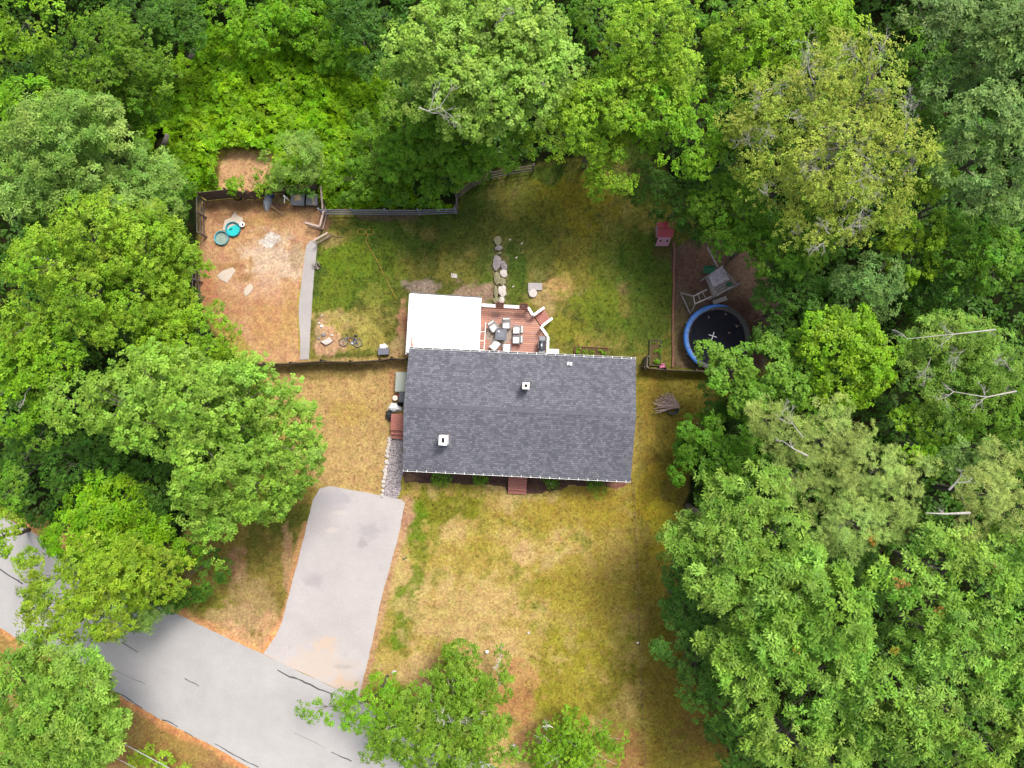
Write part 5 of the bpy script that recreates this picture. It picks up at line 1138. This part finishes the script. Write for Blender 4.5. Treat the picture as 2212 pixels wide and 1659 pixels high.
def tree(kind, lobes, label, name=None, cat='tree', dens=1.0, bare=0, base=None, gap=0, flat=.75, auto=True, ls=1.0, tint=(1, 1, 1), group=True, trunk_r=None):
    """lobes in photo coordinates: (x, y, apparent radius, height of lobe centre)"""
    sp = dict(SP[kind]); Lw = []; ls *= rng.uniform(.88, 1.14); tint = tuple(np.array(tint) * rng.uniform(.94, 1.06, 3)); sp['rc'] *= rng.uniform(.85, 1.15)
    for (x, y, r, z) in lobes:
        z = z * ZS if z > 3 else z
        c = W((x, y), z); Rw = r * (H - z) / FD; Rw = Rw - min(.2 * sp['rc'] / .6, Rw * .2); c = np.array(c)
        if auto and Rw > 1.7:
            n = max(5, int(3 + Rw * 1.3)); a0_ = rng.uniform(0, 6.28)
            Lw.append((c + np.array([0, 0, Rw * .15]), Rw * .52))
            for k in range(n):
                a_ = a0_ + 2 * np.pi * k / n + rng.uniform(-.25, .25); rr_ = Rw * rng.uniform(.5, .72)
                Lw.append((c + np.array([rr_ * math.cos(a_), rr_ * math.sin(a_), -Rw * rng.uniform(.0, .45)]), Rw * rng.uniform(.26, .44)))
            for k in range(n):
                a_ = a0_ + 2 * np.pi * (k + .5) / n; Lw.append((c + np.array([Rw * .55 * math.cos(a_), Rw * .55 * math.sin(a_), -Rw * rng.uniform(.55, .95)]), Rw * rng.uniform(.28, .4)))
        else: Lw.append((c, Rw))
    allc = np.array([l[0] for l in Lw]); wts = np.array([l[1] ** 2 for l in Lw]); cen = (allc * wts[:, None]).sum(0) / wts.sum()
    if base is None:
        rc_ = math.hypot(cen[0], cen[1]); rmax = max(math.hypot(*(l[0][:2] - cen[:2])) for l in Lw) if len(Lw) > 1 else 0
        inner = rc_ * H / (H - cen[2]) - (rmax + .5) * .75 * H / (H - cen[2]); f_ = 1 + min(max(0, inner - rc_), 3.5) / max(rc_, 1)
        bs = Vector((cen[0] * f_, cen[1] * f_, 0))
    else: bs = W(base)
    e = empty(name or {'pine': 'pine_tree', 'oak': 'oak_tree', 'blueoak': 'oak_tree', 'maple': 'maple_tree', 'birch': 'birch_tree'}.get(kind, 'leafy_tree'), (bs.x, bs.y, 0), 0, label, cat, GROUPS.get(kind) if group is True else group)
    o_ = np.array([bs.x, bs.y, 0]); Lw = [(c - o_, r) for c, r in Lw]
    P, N, ci, CP = crown_points(Lw, sp, dens, flat, gap)
    P = P.astype(np.float64); low = P[:, 2] > .15; P, N, ci = P[low], N[low], ci[low]
    leaves(P, N, colvar(sp, len(P), ci, len(CP), tint), sp, 'crown', e, ls)
    zt = max(c[2] for c, r in Lw); tr = MB(); rt_ = trunk_r or max(.05, .013 * zt + .02 * max(r for c, r in Lw))
    fork = Vector(((cen - o_)[0] * .35, (cen - o_)[1] * .35, zt * .42)); top = Vector(((cen - o_)[0] * .6, (cen - o_)[1] * .6, zt * .9))
    tp_ = [Vector((0, 0, -.1)), Vector((0, 0, .25)), fork * .5 + Vector((random.uniform(-.1, .1), random.uniform(-.1, .1), 0)), fork, fork.lerp(top, .5), top]
    tr.tube(tp_, [rt_ * 1.5, rt_ * 1.1, rt_, rt_ * .8, rt_ * .5, rt_ * .2], 8)
    bm_ = m_birch if kind in ('birch',) else m_bark
    tk = tr.build('trunk', bm_, e, True); lm = MB()
    for c, r in sorted(Lw, key=lambda l: -l[1])[:14]:
        s_ = fork.lerp(top, random.uniform(0, .7)); s_ = s_ if s_.z < c[2] else fork * .9
        pts = tubes_np(lm, s_, Vector(c) - Vector((0, 0, r * .1)), rt_ * .42, rt_ * .12, .1, 5)
        for _ in range(4):
            d_ = dirs(1, -.1)[0]; tubes_np(lm, pts[-2], Vector(c + d_ * r * .8), rt_ * .16, .012, .08, 4, 3)
    lm.build('limb', bm_, tk)
    if bare:
        for _ in range(bare):
            bb_ = MB()
            c, r = Lw[rng.integers(0, len(Lw))]; d_ = dirs(1, .45)[0]; st_ = Vector(c) + Vector(d_) * r * .55
            fractal(bb_, st_, Vector((d_[0], d_[1], .12 + .3 * random.random())), r * random.uniform(.8, 1.2), random.uniform(.014, .026), 3)
            bb_.build('bare_branch', m_dead if kind != 'birch' else m_birch, e)
    return e
def deadlimb(pts, z, r, label, forks=4, spread=1.0, parent=None):
    z = [q * ZS - .15 for q in z]; r *= .55; spread *= .8
    P_ = [W(p_, zz) for p_, zz in zip(pts, z)]; c_ = P_[0].copy(); mb = MB(); n = len(P_)
    mb.tube([p_ - c_ for p_ in P_], [r * (1 - .7 * i / (n - 1)) for i in range(n)], 7)
    for i in range(forks):
        q_ = P_[0].lerp(P_[-1], .2 + .75 * i / max(1, forks - 1)) if n == 2 else P_[min(n - 1, 1 + i * (n - 1) // forks)]
        dd = (P_[-1] - P_[0]).normalized(); s_ = Vector((-dd.y, dd.x, .3)) * (1 if i % 2 else -1)
        fractal(mb, q_ - c_, dd * .7 + s_ * .7, spread * random.uniform(.6, 1.1), r * .45, 2)
    o_ = mb.build('dead_limb', m_dead); o_.location = c_; return tag(o_, label, 'dead limb', 'bare dead limbs among the tree crowns')
# ---- left side
tree('maple', [(250, 860, 110, 13), (350, 810, 90, 13.5), (320, 900, 90, 12.5), (430, 870, 110, 14), (540, 850, 90, 13), (610, 960, 95, 12), (560, 1060, 90, 11), (440, 990, 105, 13), (450, 1100, 70, 10), (470, 1150, 50, 9), (150, 870, 60, 12), (640, 1010, 60, 10)],
     'very large spreading maple with pale green leaves left of the driveway top', ls=1.05, tint=(1.1, 1.08, 1.2))
tree('bright', [(350, 745, 80, 10.5), (430, 720, 70, 10), (480, 780, 60, 8)], 'bright green tree between the big spreading maple and the dirt pen')
tree('lime', [(90, 560, 110, 14), (200, 500, 110, 14), (320, 530, 100, 12), (190, 640, 120, 13), (320, 640, 95, 11), (60, 700, 90, 12)], 'big yellow-green tree covering the left edge beside the dirt pen')
tree('bright', [(376, 520, 64, 8), (400, 565, 44, 7), (380, 605, 40, 6.5), (350, 620, 60, 8)], 'bright green tree hanging over the left fence of the dirt pen')
tree('deep', [(380, 680, 60, 5), (330, 700, 60, 6)], 'small dark green tree at the lower left corner of the dirt pen')
tree('ash', [(80, 290, 100, 14), (170, 250, 80, 14), (130, 370, 100, 13), (40, 400, 80, 13)], 'pale grey-green tree at the left edge above the yellow-green one')
tree('bright', [(60, 230, 70, 12.5), (20, 260, 60, 12)], 'bright tree top peeking above the pale grey-green tree at the left edge')
tree('ash', [(300, 370, 80, 10), (250, 430, 80, 11), (330, 440, 60, 8.5)], 'grey-green tree left of the bare soil patch outside the pen')
tree('green', [(350, 450, 58, 4.5), (385, 400, 46, 4)], 'low green tree between the grey-green tree and the corner of the board fence')
tree('green', [(230, 80, 90, 12), (300, 150, 80, 10), (220, 180, 80, 11), (140, 140, 80, 12)], 'mid-green tree at the upper left, inside the frame corner')
tree('bright', [(45, 45, 75, 14), (0, 90, 50, 13)], 'bright green tree in the very top left corner')
tree('deep', [(90, 190, 60, 9), (360, 40, 70, 7), (290, 30, 60, 8)], 'dark tree between the top left corner tree and the mid-green tree')
tree('green', [(290, 230, 55, 7), (210, 200, 50, 8)], 'green tree just above the long fallen trunk at the upper left')
tree('bright', [(40, 800, 80, 11), (110, 770, 70, 11), (30, 880, 60, 9)], 'bright tree at the left edge just above the dead white branches')
tree('deep', [(60, 960, 70, 6), (150, 1000, 80, 6), (230, 1020, 70, 5), (320, 1060, 60, 4.5)], 'dark shaded tree in the gap below the spreading maple')
tree('green', [(20, 1060, 60, 8), (90, 930, 50, 8)], 'green tree at the left edge above the road')
tree('bright', [(5, 1140, 40, 9), (-30, 1180, 50, 9)], 'small bright tree at the left edge right above the road')
tree('sumac', [(220, 1110, 90, 7), (160, 1160, 60, 6.5), (290, 1150, 70, 6), (230, 1190, 70, 7)], 'bright green long-leaved tree beside the road under the spreading maple')
tree('sumac', [(400, 1190, 38, 4)], 'small bright long-leaved tree at the edge of the dry grass left of the driveway')
tree('lime', [(200, 1280, 90, 10), (270, 1250, 90, 10), (340, 1240, 60, 8), (130, 1290, 60, 9.5), (160, 1340, 50, 9), (70, 1250, 46, 9), (250, 1320, 66, 9), (100, 1330, 50, 8.5), (190, 1210, 60, 8.5)], 'yellow-green tree leaning over the road at the left', dens=1.35, ls=1.1)
tree('deep', [(420, 1235, 60, 2.6), (375, 1270, 56, 2.8), (435, 1190, 42, 2.4)], 'dark green bush at the roadside right of the yellow-green tree', dens=1.4, tint=(1, 1.15, .8))
tree('ash', [(330, 1300, 28, 5.5), (300, 1330, 24, 6)], 'small blue-grey leafy branch tip of a young tree above the road')
tree('oak', [(50, 1460, 90, 11), (130, 1480, 80, 11.5), (195, 1480, 55, 10.5), (90, 1560, 110, 11.5), (205, 1570, 72, 10.5), (50, 1640, 90, 10.5), (160, 1630, 76, 10)], 'oak with star-shaped leaf clusters in the bottom left corner', dens=1.3)
tree('lime', [(340, 1650, 34, 1.4), (300, 1625, 26, 1.2), (380, 1670, 30, 1.2)], 'low yellow-green bush under the overhead wires at the bottom', name='bush', cat='bush', group='roadside bushes')
# ---- top
tree('bright', [(640, 20, 90, 4), (570, 70, 60, 3), (700, 80, 64, 3.4), (490, 40, 60, 3.4)], 'bright green vine-covered tree at the top left of centre', flat=.5, tint=(.88, 1, .9), dens=1.2)
tree('deep', [(780, 50, 60, 6), (800, 150, 50, 4.5), (760, 0, 60, 6)], 'dark green tree between the vine-covered tree and the large maple at the top')
tree('maple', [(930, 90, 100, 14.5), (1050, 60, 110, 15), (1160, 80, 90, 14), (1000, 170, 110, 14.5), (1120, 190, 100, 13.5), (890, 190, 70, 12), (1210, 140, 60, 12.5), (1000, 10, 90, 14.5)],
     'huge pale green maple at the top centre of the picture', bare=3, ls=1.15, tint=(1.3, 1.22, 1.5))
tree('green', [(900, 260, 90, 8.5), (990, 290, 90, 8), (880, 320, 80, 6), (1010, 345, 55, 5), (1080, 300, 60, 8), (960, 385, 45, 4)], 'lower side of the huge maple above the angled fence, its shade put into darker green leaves', ls=1.1)  # shaded underside of the maple, built apart with darker leaf colour
tree('green', [(820, 355, 75, 3.2), (745, 385, 50, 2.6), (790, 300, 50, 3), (900, 395, 50, 2.6)], 'broad green tree behind the long grey rail fence')
tree('ash', [(640, 345, 56, 3), (612, 376, 32, 2.6), (665, 372, 26, 2.4)], 'grey-green bush hanging over the storage boxes at the top of the pen', name='bush', cat='bush', group='bushes behind the pen')
tree('bright', [(540, 400, 24, 1.9), (585, 404, 22, 1.9), (505, 402, 12, 1.9)], 'low bright bush spilling over the board fence of the pen', name='bush', cat='bush', group='bushes behind the pen')
tree('lime', [(1250, 230, 80, 11), (1340, 210, 80, 11.5), (1200, 300, 60, 9), (1300, 300, 70, 9), (1330, 380, 45, 7.5), (1290, 400, 32, 6.5)], 'yellow-green tree with a drooping bough over the top of the back lawn')
tree('lime', [(1360, 80, 80, 13), (1440, 60, 90, 13.5), (1450, 150, 80, 12.5)], 'yellow-green tree at the top edge right of the huge maple')
tree('bright', [(1430, 240, 70, 11), (1490, 310, 70, 10), (1400, 290, 50, 8)], 'bright green tree between the drooping tree and the pale giant')
tree('green', [(1290, 30, 60, 9), (1500, 20, 60, 9)], 'green tree showing at the top edge behind the yellow-green one')
# ---- right top
tree('sparse', [(1750, 220, 120, 15), (1880, 200, 120, 15), (1820, 320, 140, 15.5), (1930, 330, 110, 14.5), (1700, 340, 110, 13.5), (1800, 440, 120, 13), (1900, 430, 90, 13), (1640, 240, 80, 13.5), (1820, 120, 90, 14.5)],
     'giant thin-leaved pale yellow-green tree full of bare grey twigs at the upper right', bare=44, gap=.2, group='thin-leaved trees', dens=.9)
tree('bright', [(1610, 90, 90, 12), (1700, 60, 90, 12), (1790, 40, 80, 12)], 'bright green tree at the top edge above the giant pale tree')
tree('deep', [(1500, 455, 60, 5.5), (1420, 425, 50, 4.5), (1540, 410, 60, 6), (1395, 390, 40, 4.5), (1492, 492, 22, 3)], 'dark green tree standing behind the pink playhouse')
tree('green', [(1600, 460, 85, 8), (1690, 530, 85, 8.5), (1760, 520, 70, 9), (1555, 500, 40, 5.5)], 'green tree above the wooden play tower')
tree('bright', [(1980, 470, 70, 10), (2010, 380, 60, 10.5), (1960, 560, 60, 8)], 'bright green tree right of the giant pale tree')
tree('blueoak', [(2040, 40, 60, 13.5), (2110, 70, 60, 13.5), (1990, 20, 40, 12)], 'blue-green oak near the top right corner', )
tree('blueoak', [(2180, 60, 70, 15), (2190, 140, 60, 14)], 'blue-green oak cut by the right edge at the top corner')
tree('blueoak', [(2040, 190, 60, 12), (2080, 140, 40, 12)], 'small blue-green oak between the dark gap and the right edge oaks')
tree('blueoak', [(2130, 260, 80, 15), (2190, 330, 70, 15), (2100, 350, 70, 14), (2160, 420, 60, 13)], 'large blue-green oak at the right edge in the upper part')
tree('green', [(2080, 520, 80, 10), (2150, 560, 80, 10.5), (2190, 480, 60, 10)], 'mid-green tree at the right edge below the large blue-green oak')
tree('green', [(1560, 440, 70, 8), (1600, 340, 60, 9), (1560, 250, 60, 9), (1500, 190, 50, 9)], 'mid-green tree squeezed between the drooping tree and the giant pale tree')
tree('green', [(1980, 250, 50, 9), (2000, 130, 50, 8)], 'green tree in the dark gap right of the giant pale tree')
tree('deep', [(2060, 430, 60, 7), (1960, 620, 50, 5), (2090, 300, 60, 7)], 'dark tree below the small blue-green oak at the right')
tree('deep', [(2040, 620, 60, 7), (1990, 640, 50, 6)], 'dark green tree beside the black gap at the right')
tree('blueoak', [(1890, 600, 55, 9), (1840, 620, 50, 8), (1920, 650, 45, 8)], 'grey-green tree between the play tower and the black gap')
tree('deep', [(1690, 650, 62, 5), (1665, 735, 44, 4.4), (1650, 690, 36, 4.2), (1720, 640, 60, 5.5), (1790, 660, 60, 6), (1680, 610, 45, 5), (1690, 700, 36, 5)], 'dark green tree just right of the trampoline')
# ---- right middle
tree('bright', [(1850, 720, 80, 10), (1790, 740, 60, 9.5), (1880, 790, 70, 10), (1820, 830, 60, 8.5)], 'brightest yellow-green maple in the middle of the right side', ls=1.15)
tree('maple', [(1580, 795, 56, 7), (1655, 790, 56, 8), (1640, 860, 60, 7), (1710, 830, 60, 8), (1532, 778, 30, 6)], 'green maple reaching over the lower edge of the trampoline', ls=1.1, tint=(.85, .98, .8))
tree('green', [(1720, 760, 50, 7.5), (1760, 870, 60, 7)], 'green tree between the trampoline maple and the brightest maple')
tree('ash', [(2010, 760, 80, 10.5), (2090, 740, 80, 11), (2160, 790, 80, 12), (2060, 850, 70, 10)], 'grey-green tree with long bare limbs at the right edge', bare=5, tint=(.9, 1, .7))
tree('green', [(2130, 880, 70, 10), (2040, 910, 60, 9), (2190, 900, 60, 10)], 'green tree at the right edge below the bare limbs')
tree('green', [(1530, 960, 76, 5), (1580, 940, 60, 5.5), (1510, 1005, 52, 4.5), (1580, 1010, 56, 5.5)], 'dark rounded maple standing alone at the right lawn edge', tint=(.75, .9, .9), dens=1.3)
tree('deep', [(1590, 890, 50, 4), (1550, 860, 40, 4)], 'small shaded tree between brush pile and the wood')
def pine(lobes, label, **k): tree('pine', lobes, label, flat=.5, tint=(1.15, 1.15, 1.3), **k)
pine([(1650, 900, 40, 10), (1690, 940, 45, 11), (1640, 930, 30, 9)], 'slim pale pine nearest the lawn beside a broken grey branch')
pine([(1790, 920, 50, 12), (1760, 960, 50, 12), (1830, 950, 50, 12), (1800, 1000, 45, 11)], 'pale pine just below the brightest maple')
pine([(1880, 1010, 60, 13), (1930, 1060, 60, 13), (1840, 1060, 50, 12), (1960, 1010, 40, 12)], 'large pale pine in the middle of the pine group')
pine([(1720, 1010, 45, 11), (1740, 1060, 50, 11)], 'pine at the left end of the pine group above the big oak')
pine([(1850, 1130, 60, 14), (1780, 1140, 45, 13), (1920, 1120, 50, 13), (1800, 1170, 40, 12)], 'lowest pine with level boughs spreading over the dark hollow')
pine([(2130, 1060, 60, 14), (2190, 1110, 60, 14), (2100, 1130, 45, 13), (2160, 1000, 50, 13)], 'pine at the right edge beside a white broken trunk')
tree('bright', [(1960, 940, 55, 8.5), (2000, 990, 45, 8)], 'bright green tree squeezed in the middle of the pines')
tree('blueoak', [(2100, 980, 50, 12), (2060, 1000, 40, 11)], 'pale oak squeezed between the right-edge pine and the bright tree')
# ---- right bottom oaks
tree('oak', [(1560, 1090, 70, 13), (1640, 1060, 70, 13), (1500, 1170, 60, 12), (1590, 1180, 80, 14), (1680, 1150, 70, 13.5), (1560, 1250, 70, 13), (1440, 1170, 40, 10)], 'big oak at the left front of the lower right wood, nearest the lawn')
tree('oak', [(1720, 1270, 80, 14.5), (1800, 1330, 80, 15), (1700, 1370, 80, 14.5), (1790, 1230, 50, 13), (1640, 1320, 60, 13)], 'oak in the centre of the lower right wood')
tree('oak', [(1960, 1230, 60, 14), (2040, 1210, 70, 14.5), (2120, 1260, 80, 15), (2000, 1310, 70, 14.5), (2190, 1200, 60, 14)], 'oak with orange leaf spots right of the dark hollow')
tree('oak', [(2080, 1390, 80, 15.5), (2170, 1400, 70, 15.5), (1990, 1400, 60, 14.5), (2140, 1480, 70, 15)], 'oak at the right edge in the lower part')
tree('oak', [(1910, 1500, 70, 14.5), (2000, 1520, 70, 15), (1960, 1590, 80, 15), (1880, 1580, 50, 13.5)], 'oak near the bottom edge right of centre of the wood')
tree('oak', [(2120, 1590, 80, 15.5), (2190, 1560, 60, 15), (2060, 1640, 60, 15)], 'oak in the bottom right corner')
tree('oak', [(1780, 1440, 70, 14), (1850, 1420, 50, 13.5), (1730, 1500, 60, 13.5), (1810, 1530, 50, 13)], 'oak between the central oak and the bottom edge oaks')
tree('oak', [(1600, 1440, 60, 12.5), (1620, 1510, 50, 12), (1560, 1400, 50, 11)], 'oak at the lawn edge, lower part of the wood')
tree('oak', [(1710, 1600, 70, 13), (1800, 1640, 60, 13.5), (1640, 1590, 50, 12)], 'oak at the bottom edge nearest the lawn')
tree('deep', [(1480, 1240, 60, 7), (1490, 1310, 70, 7.5), (1490, 1400, 66, 7.5), (1540, 1330, 60, 8), (1510, 1460, 50, 7)], 'shaded bluish-green tree at the lawn edge left of the oaks', tint=(1.35, 1.35, 1.7), dens=1.3, name='leafy_tree')
tree('deep', [(1560, 1530, 60, 7), (1600, 1610, 66, 7), (1540, 1480, 50, 6.5)], 'shaded low tree at the bottom of the lawn edge under the oaks', tint=(1.35, 1.35, 1.6), dens=1.3)
tree('deep', [(1860, 1240, 50, 6), (1880, 1320, 50, 6), (1850, 1200, 40, 5)], 'dark tree down in the hollow between the pines and oaks')
# ---- bottom birches
tree('birch', [(910, 1550, 80, 7), (1010, 1560, 85, 8), (950, 1620, 100, 8), (1060, 1600, 62, 7.5), (985, 1475, 66, 6.5), (1065, 1485, 44, 6), (850, 1600, 66, 7), (990, 1415, 34, 5.5)], 'birch with white stems at the bottom centre', bare=7, ls=1.15, dens=1.2)
tree('bright', [(840, 1540, 62, 6), (835, 1475, 32, 4.5), (790, 1540, 48, 6), (730, 1545, 34, 6.3), (680, 1530, 24, 6.3), (745, 1515, 20, 6)], 'bright green tree reaching left over the end of the driveway', tint=(.85, .95, 1))
tree('birch', [(1085, 1415, 18, 4), (1075, 1455, 14, 3.5)], 'thin birch sapling with white stem beside the round garden lamp', bare=2)
tree('birch', [(1230, 1595, 62, 4), (1190, 1640, 66, 4), (1290, 1630, 60, 4), (1320, 1590, 40, 4), (1250, 1660, 70, 4)], 'thin-leaved bush at the bottom edge of the front lawn', name='bush', cat='bush', bare=4, gap=.1, tint=(1.05, 1.05, .6), dens=1.2, group='bushes on the front lawn')
# dead limbs
deadlimb([(1440 * 0 + 905, 232), (925, 240), (950, 232), (963, 212)], [15.8, 16.2, 16.4, 16.6], .07, 'curved bare dead branch on the left part of the huge maple', 4, 1.3)
deadlimb([(2150, 712), (2060, 722), (1960, 732)], [13.5, 13.6, 13.4], .08, 'long nearly level bare limb at the right edge, upper one', 3, 1.0)
deadlimb([(2195, 845), (2130, 858), (2060, 846)], [13, 13.2, 13], .09, 'forked bare white limb at the right edge', 4, 1.2)
deadlimb([(1745, 985), (1715, 970), (1690, 952)], [13.0, 12.8, 12.6], .10, 'broken grey branch stub over the pine nearest the lawn', 2, .6)
deadlimb([(1735, 945), (1712, 915), (1690, 895)], [13.2, 13, 12.8], .05, 'thin forked dead branch above the broken grey stub', 3, 1.0)
deadlimb([(2095, 1108), (2040, 1110), (2000, 1108)], [14.8, 14.9, 14.9], .13, 'white level dead trunk piece at the right edge beside the pine', 1, .4)
deadlimb([(2050, 1058), (2065, 1042), (2075, 1030)], [14.5, 14.8, 15], .11, 'short forked white branch stub above the level dead trunk', 2, .7)
deadlimb([(75, 800), (70, 830), (55, 850)], [11, 11, 11], .08, 'white forked dead branches at the left edge, right piece', 2, .9)
deadlimb([(50, 825), (25, 838), (5, 835)], [10.8, 11, 11], .06, 'white dead branches at the left edge, left piece', 3, .9)
deadlimb([(1072, 5), (1085, 20), (1090, 30)], [15.6, 16, 16.3], .07, 'bundle of bare twigs at the very top of the huge maple', 4, .8)
# autumn leaf spots on the oaks
def spot(x, y, z, c, lab):
    z = z * ZS - .2; n = 12; P_ = np.array(W((x, y), z)); pp = rng.normal(scale=.13, size=(n, 3)); NN = unit(rng.normal(size=(n, 3)) * .5 + [0, 0, 1])
    o_ = leaves(pp, NN, np.tile(srgb(*c) * .8, (n, 1)), SP['bright'], 'autumn_leaves', None, .75); o_.location = P_; tag(o_, lab, 'leaf cluster', 'orange and yellow leaf clusters on the oaks')
for a in [(1947, 1262, 16.2, (240, 176, 92), 'orange leaf cluster on the oak right of the dark hollow, upper'), (2030, 1322, 16.2, (240, 176, 92), 'orange leaf cluster on the oak, farther right and lower'), (2150, 1228, 16.5, (240, 176, 92), 'small orange leaf cluster near the right edge'),
          (1880, 1168, 14.8, (228, 176, 60), 'yellow-orange leaf cluster below the level boughs of the pine'), (1935, 1405, 15.6, (214, 190, 50), 'yellow leaf cluster on the lower oaks'), (1715, 1400, 15.4, (216, 200, 50), 'yellow leaf cluster on the central oak')]: spot(*a)

# ---- ground cover
def cover(name, poly, n_per, hgt, sp, label, z0=.0, lump=1.6, ls=1.0, tint=(1, 1, 1), avoid=None, wob_=10, seed=1, bounds=None, tn=(0, 0, .45)):
    P_ = [W(p_) for p_ in poly]; x0, x1 = min(p_.x for p_ in P_), max(p_.x for p_ in P_); y0, y1 = min(p_.y for p_ in P_), max(p_.y for p_ in P_)
    n = int((x1 - x0) * (y1 - y0) * n_per); x = rng.uniform(x0, x1, n); y = rng.uniform(y0, y1, n); px, py = Dof(x, y)
    sdv = sdpoly(px, py, poly) + (fbm(x, y, 1.2, seed + 60, 3) - .5) * wob_ * 2; k = sdv > 0
    if avoid is not None:
        for av in avoid: k &= (sdpoly(px, py, av) + (fbm(x, y, .8, seed + 70, 3) - .5) * wob_) < -2
    x, y, sdv = x[k], y[k], sdv[k]; edge = np.clip(sdv / 26, .12, 1)
    h = lambda x_, y_: (vnoise(x_, y_, lump, seed) * .6 + vnoise(x_, y_, lump * .45, seed + 3) * .4)
    hz = h(x, y); e_ = .12; gx = (h(x + e_, y) - hz) / e_ * hgt; gy = (h(x, y + e_) - hz) / e_ * hgt
    z = z0 + hgt * edge * (.25 + .95 * hz) * rng.uniform(.72, 1.05, len(x))
    N = unit(np.stack([-gx, -gy, np.full(len(x), .8)], -1) + rng.normal(scale=.35, size=(len(x), 3)) + np.array(tn)); P = np.stack([x, y, z], -1)
    ci = (np.floor(x / .7) * 131 + np.floor(y / .7) * 17).astype(int); ci = (ci - ci.min()) % 997
    o_ = leaves(P, N, colvar(sp, len(P), ci, 997, tint), sp, name, None, ls); tag(o_, label, 'undergrowth', kind='stuff'); return o_
PATCHA = [(488, 330), (560, 330), (600, 345), (590, 398), (545, 415), (480, 420)]
KN = [(330, 200), (380, 130), (420, 60), (520, 60), (660, 90), (800, 100), (860, 200), (880, 300), (900, 430), (985, 448), (984, 454), (700, 447), (688, 425), (600, 412), (590, 405), (440, 418), (430, 432), (330, 420), (300, 340), (300, 260)]
spk = dict(SP['sumac']); spk.update(L=.17, Wd=.11, k=6, t=(-20, 25), col=[(122, 176, 18), (140, 190, 26), (102, 158, 14), (152, 198, 42)])
cover('undergrowth', KN, 62, 1.5, spk, 'field of bright green bushy undergrowth behind the pen', lump=1.0, avoid=[PATCHA, [(430, 420), (700, 446), (700, 600), (430, 600)], [(344, 326), (352, 290), (372, 285), (368, 322)], [(400, 138), (405, 98), (432, 94), (428, 136)]], seed=4, wob_=7, tn=(.15, -.1, .8))
# grass blades over the yard, coloured like the turf they grow from
n = 52000; x = rng.uniform(-34, 20, n); y = rng.uniform(-30, 19, n); px, py = Dof(x, y); k = sdpoly(px, py, YARD) > 4
for pv in (DIRT, road_poly, drive_poly, walk_poly, gp, [(865, 740), (1380, 770), (1368, 1052), (866, 1040)], [(880, 640), (1195, 655), (1195, 770), (880, 770)], [(1449, 520), (1700, 500), (1700, 830), (1452, 800)]): k &= sdpoly(px, py, pv) < -3
x, y = x[k], y[k]; ix = np.searchsorted(xs, x) - 1; iy = np.searchsorted(ys, y) - 1; gc = C[iy, ix]
spg = dict(SP['green']); spg.update(L=.13, Wd=.035, k=4, t=(15, 60))
kk = rng.random(len(x)) < np.clip(.35 + 3 * (gc[:, 1] / (gc[:, 0] + 1e-4) - .75), .25, 1); x, y, gc = x[kk], y[kk], gc[kk]
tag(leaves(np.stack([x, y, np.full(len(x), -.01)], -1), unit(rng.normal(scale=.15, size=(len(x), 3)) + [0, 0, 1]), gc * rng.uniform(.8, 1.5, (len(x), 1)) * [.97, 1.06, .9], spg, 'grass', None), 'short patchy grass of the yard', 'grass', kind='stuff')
spf = dict(SP['deep']); spf.update(L=.26, Wd=.18, k=5)
BIG = [(-1500, -1300), (3700, -1300), (3700, 3000), (-1500, 3000)]
FARROAD = [(-1600, 300), (-400, 880), (31, 1109), (345, 1290), (572, 1395), (900, 1500), (1700, 1900), (1700, 3000), (-1500, 3000), (-1600, 1200)]
cover('understory', BIG, 7.5, 2.6, spf, 'dark leafy understory on the floor of the surrounding wood', lump=2.2, avoid=[YARD, KN, FARROAD, [(1445, 500), (1700, 500), (1700, 820), (1445, 820)]], seed=9, wob_=16, ls=1.2)
# canopy mass of the wood well outside the photographed area
n = 26000; a_ = rng.uniform(0, 2 * np.pi, n); rr_ = rng.uniform(1, 1.75, n); x = np.cos(a_) * 42 * rr_; y = np.sin(a_) * 33 * rr_
px, py = Dof(x, y); k = (sdpoly(px, py, FARROAD) < 40) & ((np.abs(x) > 33) | (np.abs(y) > 27))
x, y = x[k], y[k]; z = 3 + 11 * (vnoise(x, y, 5, 5) * .6 + vnoise(x, y, 2, 6) * .4) * rng.uniform(.55, 1.05, len(x))
tag(leaves(np.stack([x, y, z], -1), unit(rng.normal(scale=.5, size=(len(x), 3)) + [0, 0, .8]), colvar(SP['green'], len(x), rng.integers(0, 500, len(x)), 500), SP['green'], 'outer_wood', None, 3.2), 'leafy canopy of the wood continuing beyond the yard', 'woodland', kind='stuff')
# shrubs under the front eave, weeds in the beds
for (x, y, r, lab) in ((485, 1175, 60, 'low green shrub under the front gutter, leftmost of four'), (808, 1180, 52, 'low green shrub under the front gutter, second from the left'), (1400, 1215, 40, 'low green shrub just above the small white yard light'), (1745, 1225, 40, 'low green shrub under the front gutter near the right house corner')):
    tree('green', [(*cr(x, y), r * .26, .55)], lab, name='shrub', cat='shrub', dens=1.6, ls=.6, group='shrubs along the front wall', auto=False, trunk_r=.02)
for (bd, w_, d_, h_), seedn in zip(BEDS, (1, 2)):
    n = 150; P = np.stack([rng.uniform(-w_ * .45, w_ * .45, n), rng.uniform(-d_ * .4, d_ * .4, n), h_ * .6 + rng.random(n) * .3], -1)
    k = (vnoise(P[:, 0] + seedn * 9, P[:, 1], .35, 3) > .42); P = P[k]
    leaves(P, unit(rng.normal(scale=.4, size=P.shape) + [0, 0, 1]), colvar(SP['bright'], len(P), rng.integers(0, 9, len(P)), 9, (.8, .9, .8)), SP['bright'], 'plants', bd, .6)
print('LEAVES', TOTAL[0])
